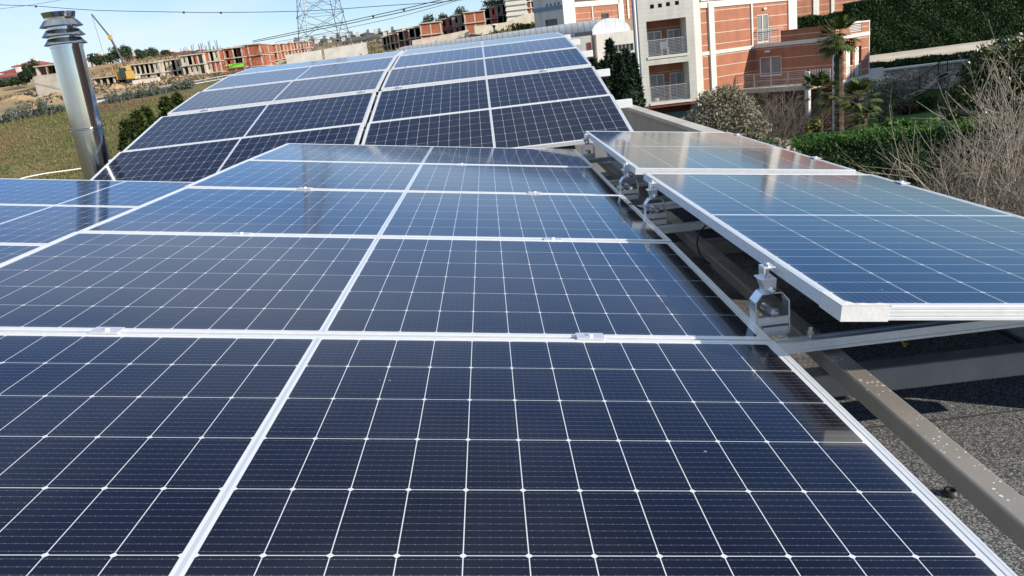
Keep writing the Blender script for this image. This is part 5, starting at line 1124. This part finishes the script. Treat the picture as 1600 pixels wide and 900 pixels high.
# tree clumps on the skyline
tl = [(12,133,165,2.2,2.0,'round dark bush in front of the nearest red roofed house'),(52,119,150,2.4,3.0,'dark tree left of the concrete frame'),(40,124,152,2.2,2.4,'dark bush between red roof and concrete frame'),(28,130,158,2.0,1.8,'low dark bush below the tallest red roofed house'),
      (150,101,185,2.5,3.0,'dark tree below the red roof right of the chimney'),(168,98,188,2.8,2.8,'dark tree left of the crane boom'),(186,91,190,2.6,3.0,'tallest dark tree on the skyline behind the crane boom'),(199,91,192,2.6,3.6,'dark tree just right of the crane boom'),
      (222,91,200,2.6,2.8,'dark tree right of the small red roofed house'),(236,89,202,2.6,3.2,'dark tree left of the brown red roof'),(262,86,205,2.0,2.0,'small dark tree between the two red roofs')]
for k,(px,py,Y_,r_,h_,lb) in enumerate(tl):
    p = at(px,py+3,Y_); tree('dark_tree', (p[0],p[1],p[2]-.4), clumps((0,0,h_*.55),(r_*.75,r_*.75,h_*.5),9,.5,np.random.default_rng(100+k)), 1500, .36, G_FAR, lb, 'tree', 'dark trees on the skyline', .1, h_*.3, limbs=3)
for k,(px,py,Y_) in enumerate(((793,3,175),(780,4,176),(766,6,176),(720,20,180),(806,-3,178),(670,33,170),(690,30,172))):
    p = at(px,py+6,Y_); tree('dark_tree', (p[0],p[1],p[2]-2), clumps((0,0,2.6),(1.9,1.6,1.3),8,.5,np.random.default_rng(200+k)), 900, .35, G_FAR, 'dark tree crown peeping over the terrace roofs behind the rear array', 'tree', 'dark tree crowns over the terrace roofs', .15, 2, limbs=3)
p = at(744,63,96); tree('green_shrub', (p[0],p[1],p[2]-1.6), clumps((0,0,1.5),(1.05,.8,1.0),8), 1500, .28, G_CON2, 'spiky green shrub rising over the top of the rear array', 'shrub', None, .06, .6, up=.9, aspect=.22)
p = at(815,44,112); tree('green_shrub', (p[0],p[1],p[2]-.4), clumps((0,0,.5),(2.2,.7,.55),8), 900, .3, G_CON2, 'low green bush left of the white building with the blue band', 'shrub', None, .06, .3)
# lamp
p = at(773.5,56,95); lpst = empty('street_lamp', p, None, 'small street lamp with a mushroom head in front of the cream wall', 'lamp'); h_ = at(773,37,95)[2]-p[2]
MB().tube([(0,0,-1),(0,0,h_*.72)],.10,8).build('pole', IRON, lpst); MB().lathe([(.001,h_),(.35,h_*.97),(.42,h_*.9),(.12,h_*.88)],14).build('lamp_shade', WHITEP, lpst); MB().lathe([(.1,h_*.88),(.2,h_*.8),(.15,h_*.7),(.001,h_*.7)],12).build('lantern', GLASS, lpst)

# ------------------------------------------------------------------ pylon and cables
PYM = mat('galvanised_lattice', (.22,.23,.24), .5, .4); Yp = 140; p = at(510,84,Yp); py_ = empty('power_pylon', (p[0],p[1],p[2]), Matrix.Rotation(.42,3,'Z'), 'grey lattice power pylon standing on the hill behind the rear array', 'pylon')
HT = 30.0; wb, wt_ = 3.9, .5; zl = [0,2.9,6.2,9.6,13.0,16.2,19.4,22.6,26,HT]
def pw(z): return wb+(wt_-wb)*z/HT
cs = ((-1,-1),(1,-1),(1,1),(-1,1))
for sx,sy in cs: MB().tube([(sx*pw(0),sy*pw(0),-2),(sx*pw(HT),sy*pw(HT),HT)], .075, 5).build('leg', PYM, py_)
for f in range(4):
    (ax,ay),(bx,by) = cs[f],cs[(f+1)%4]; mb = MB()
    for i in range(len(zl)-1):
        z0,z1 = zl[i],zl[i+1]; a0=(ax*pw(z0),ay*pw(z0),z0); b0=(bx*pw(z0),by*pw(z0),z0); a1=(ax*pw(z1),ay*pw(z1),z1); b1=(bx*pw(z1),by*pw(z1),z1)
        mb.tube([a0,b1],.045,4); mb.tube([b0,a1],.045,4); mb.tube([a1,b1],.035,4)
        zm=(z0+z1)/2; m0=((ax+bx)/2*pw(zm),(ay+by)/2*pw(zm),zm)
        for q0,q1 in ((a0,a1),(b0,b1)): mb.tube([((q0[0]+q1[0])/2,(q0[1]+q1[1])/2,zm),m0],.028,4)
    mb.build('lattice_face', PYM, py_)
for z,Lx in ((20,6),(24,5),(28,4)): MB().tube([(-Lx,0,z),(0,0,z+.9),(Lx,0,z)],.07,5).tube([(-Lx,0,z),(Lx,0,z)],.06,5).build('cross_arm', PYM, py_)
CAB = mat('grey_conductor', (.10,.105,.11), .6, .3)
def cable(label, pts, r, sp=()):
    q = [Vector(at(*a)) for a in pts]; o0 = q[0].copy(); t_ = []
    for i in range(len(q)-1):                                        # smooth the polyline
        for s in range(8):
            f = s/8; p0,p1,p2,p3 = q[max(i-1,0)],q[i],q[i+1],q[min(i+2,len(q)-1)]
            t_.append(.5*((2*p1)+(p2-p0)*f+(2*p0-5*p1+4*p2-p3)*f*f+(3*p1-p0-3*p2+p3)*f**3)-o0)
    t_.append(q[-1]-o0); e = empty('power_cable', o0, None, label, 'cable', 'power cables in the sky'); MB().tube(t_, r*1.35, 5).build('wire', CAB, e)
    for a in sp: s = Vector(at(*a))-o0; MB().box(s[0]-.12,s[0]+.12,s[1]-.05,s[1]+.05,s[2]-.17,s[2]+.09).build('spacer', RUBBER, e)
cable('highest power cable, sagging across the sky from the left edge to the pylon', ((-60,4,120),(0,7.5,119),(56,9.5,118),(150,16,117),(287,19,115),(345,19.5,114),(480,17,112),(600,9,110),(700,2,108),(760,-6,107)), .032, ((56,9.5,118),(287,19,115),(345,19.5,114)))
cable('upper wire of the dark cable pair rising to the right past the pylon', ((395,64,120),(440,54.5,115),(480,46,110),(540,34,105),(583,24.5,101),(630,14,97),(680,2,93),(720,-8,90)), .035, ((583,25,101),(631,14.5,97)))
cable('lower wire of the dark cable pair rising to the right past the pylon', ((395,66,120),(440,57.5,115),(480,49.5,110),(540,38,105),(583,28.5,101),(632,18,97),(690,4,93),(735,-8,90)), .035)
cable('thin pale cable below the dark pair, ending at the upper middle sky', ((430,66,125),(480,57,121),(560,40,114),(620,27,109),(680,11,104),(730,-4,100)), .022)
cable('faint short cable crossing the upper left sky corner', ((-40,20,125),(0,14,124),(60,6,122),(115,-4,120)), .02)

# rubble and timber lying about the building site
g_ = np.random.default_rng(77); RUB = [mat('concrete_scrap',(.30,.26,.20),.9,var=.2,scale=2), mat('timber_scrap',(.24,.15,.08),.9,var=.3,scale=2), SOIL, mat('dark_scrap',(.05,.045,.04),.9)]
mb = MB()
for k in range(1100):
    u = g_.random(); px = 40+u*300; Yk = np.interp(px,(0,150,300,380),(112,117,121,126))+g_.random()**1.5*26; p = at(px,150,Yk); z = gz(p[0],p[1]); a = g_.random()*6.28; l_ = g_.uniform(.2,1.2); w_ = g_.uniform(.08,.35); h_ = g_.uniform(.05,.28)
    M4 = Matrix.Translation((p[0],p[1],z)) @ Matrix.Rotation(a,4,'Z') @ Matrix.Rotation(g_.normal()*.35,4,'Y'); mb.box(-l_/2,l_/2,-w_/2,w_/2,0,h_,int(g_.integers(0,4)),M4)
tag(mb.build('site_rubble', RUB), 'loose rubble, boards and rebar scattered over the building site', 'rubble', None, 'stuff')
V, F = leaf_mesh(np.c_[(xx:=g_.uniform(-75,20,9000)),(yy_:=g_.uniform(118,215,9000)),ground_z(xx,yy_)+.2], .7, .35, 1.2, rng=g_)
tag(np_mesh('dry_scrub', V, F, [foliage_mat('dry_scrub_leaves',(.10,.075,.045),(.13,.115,.06),(.07,.08,.04),.1)]), 'dry brown scrub on the slope behind the building site', 'scrub', None, 'stuff')
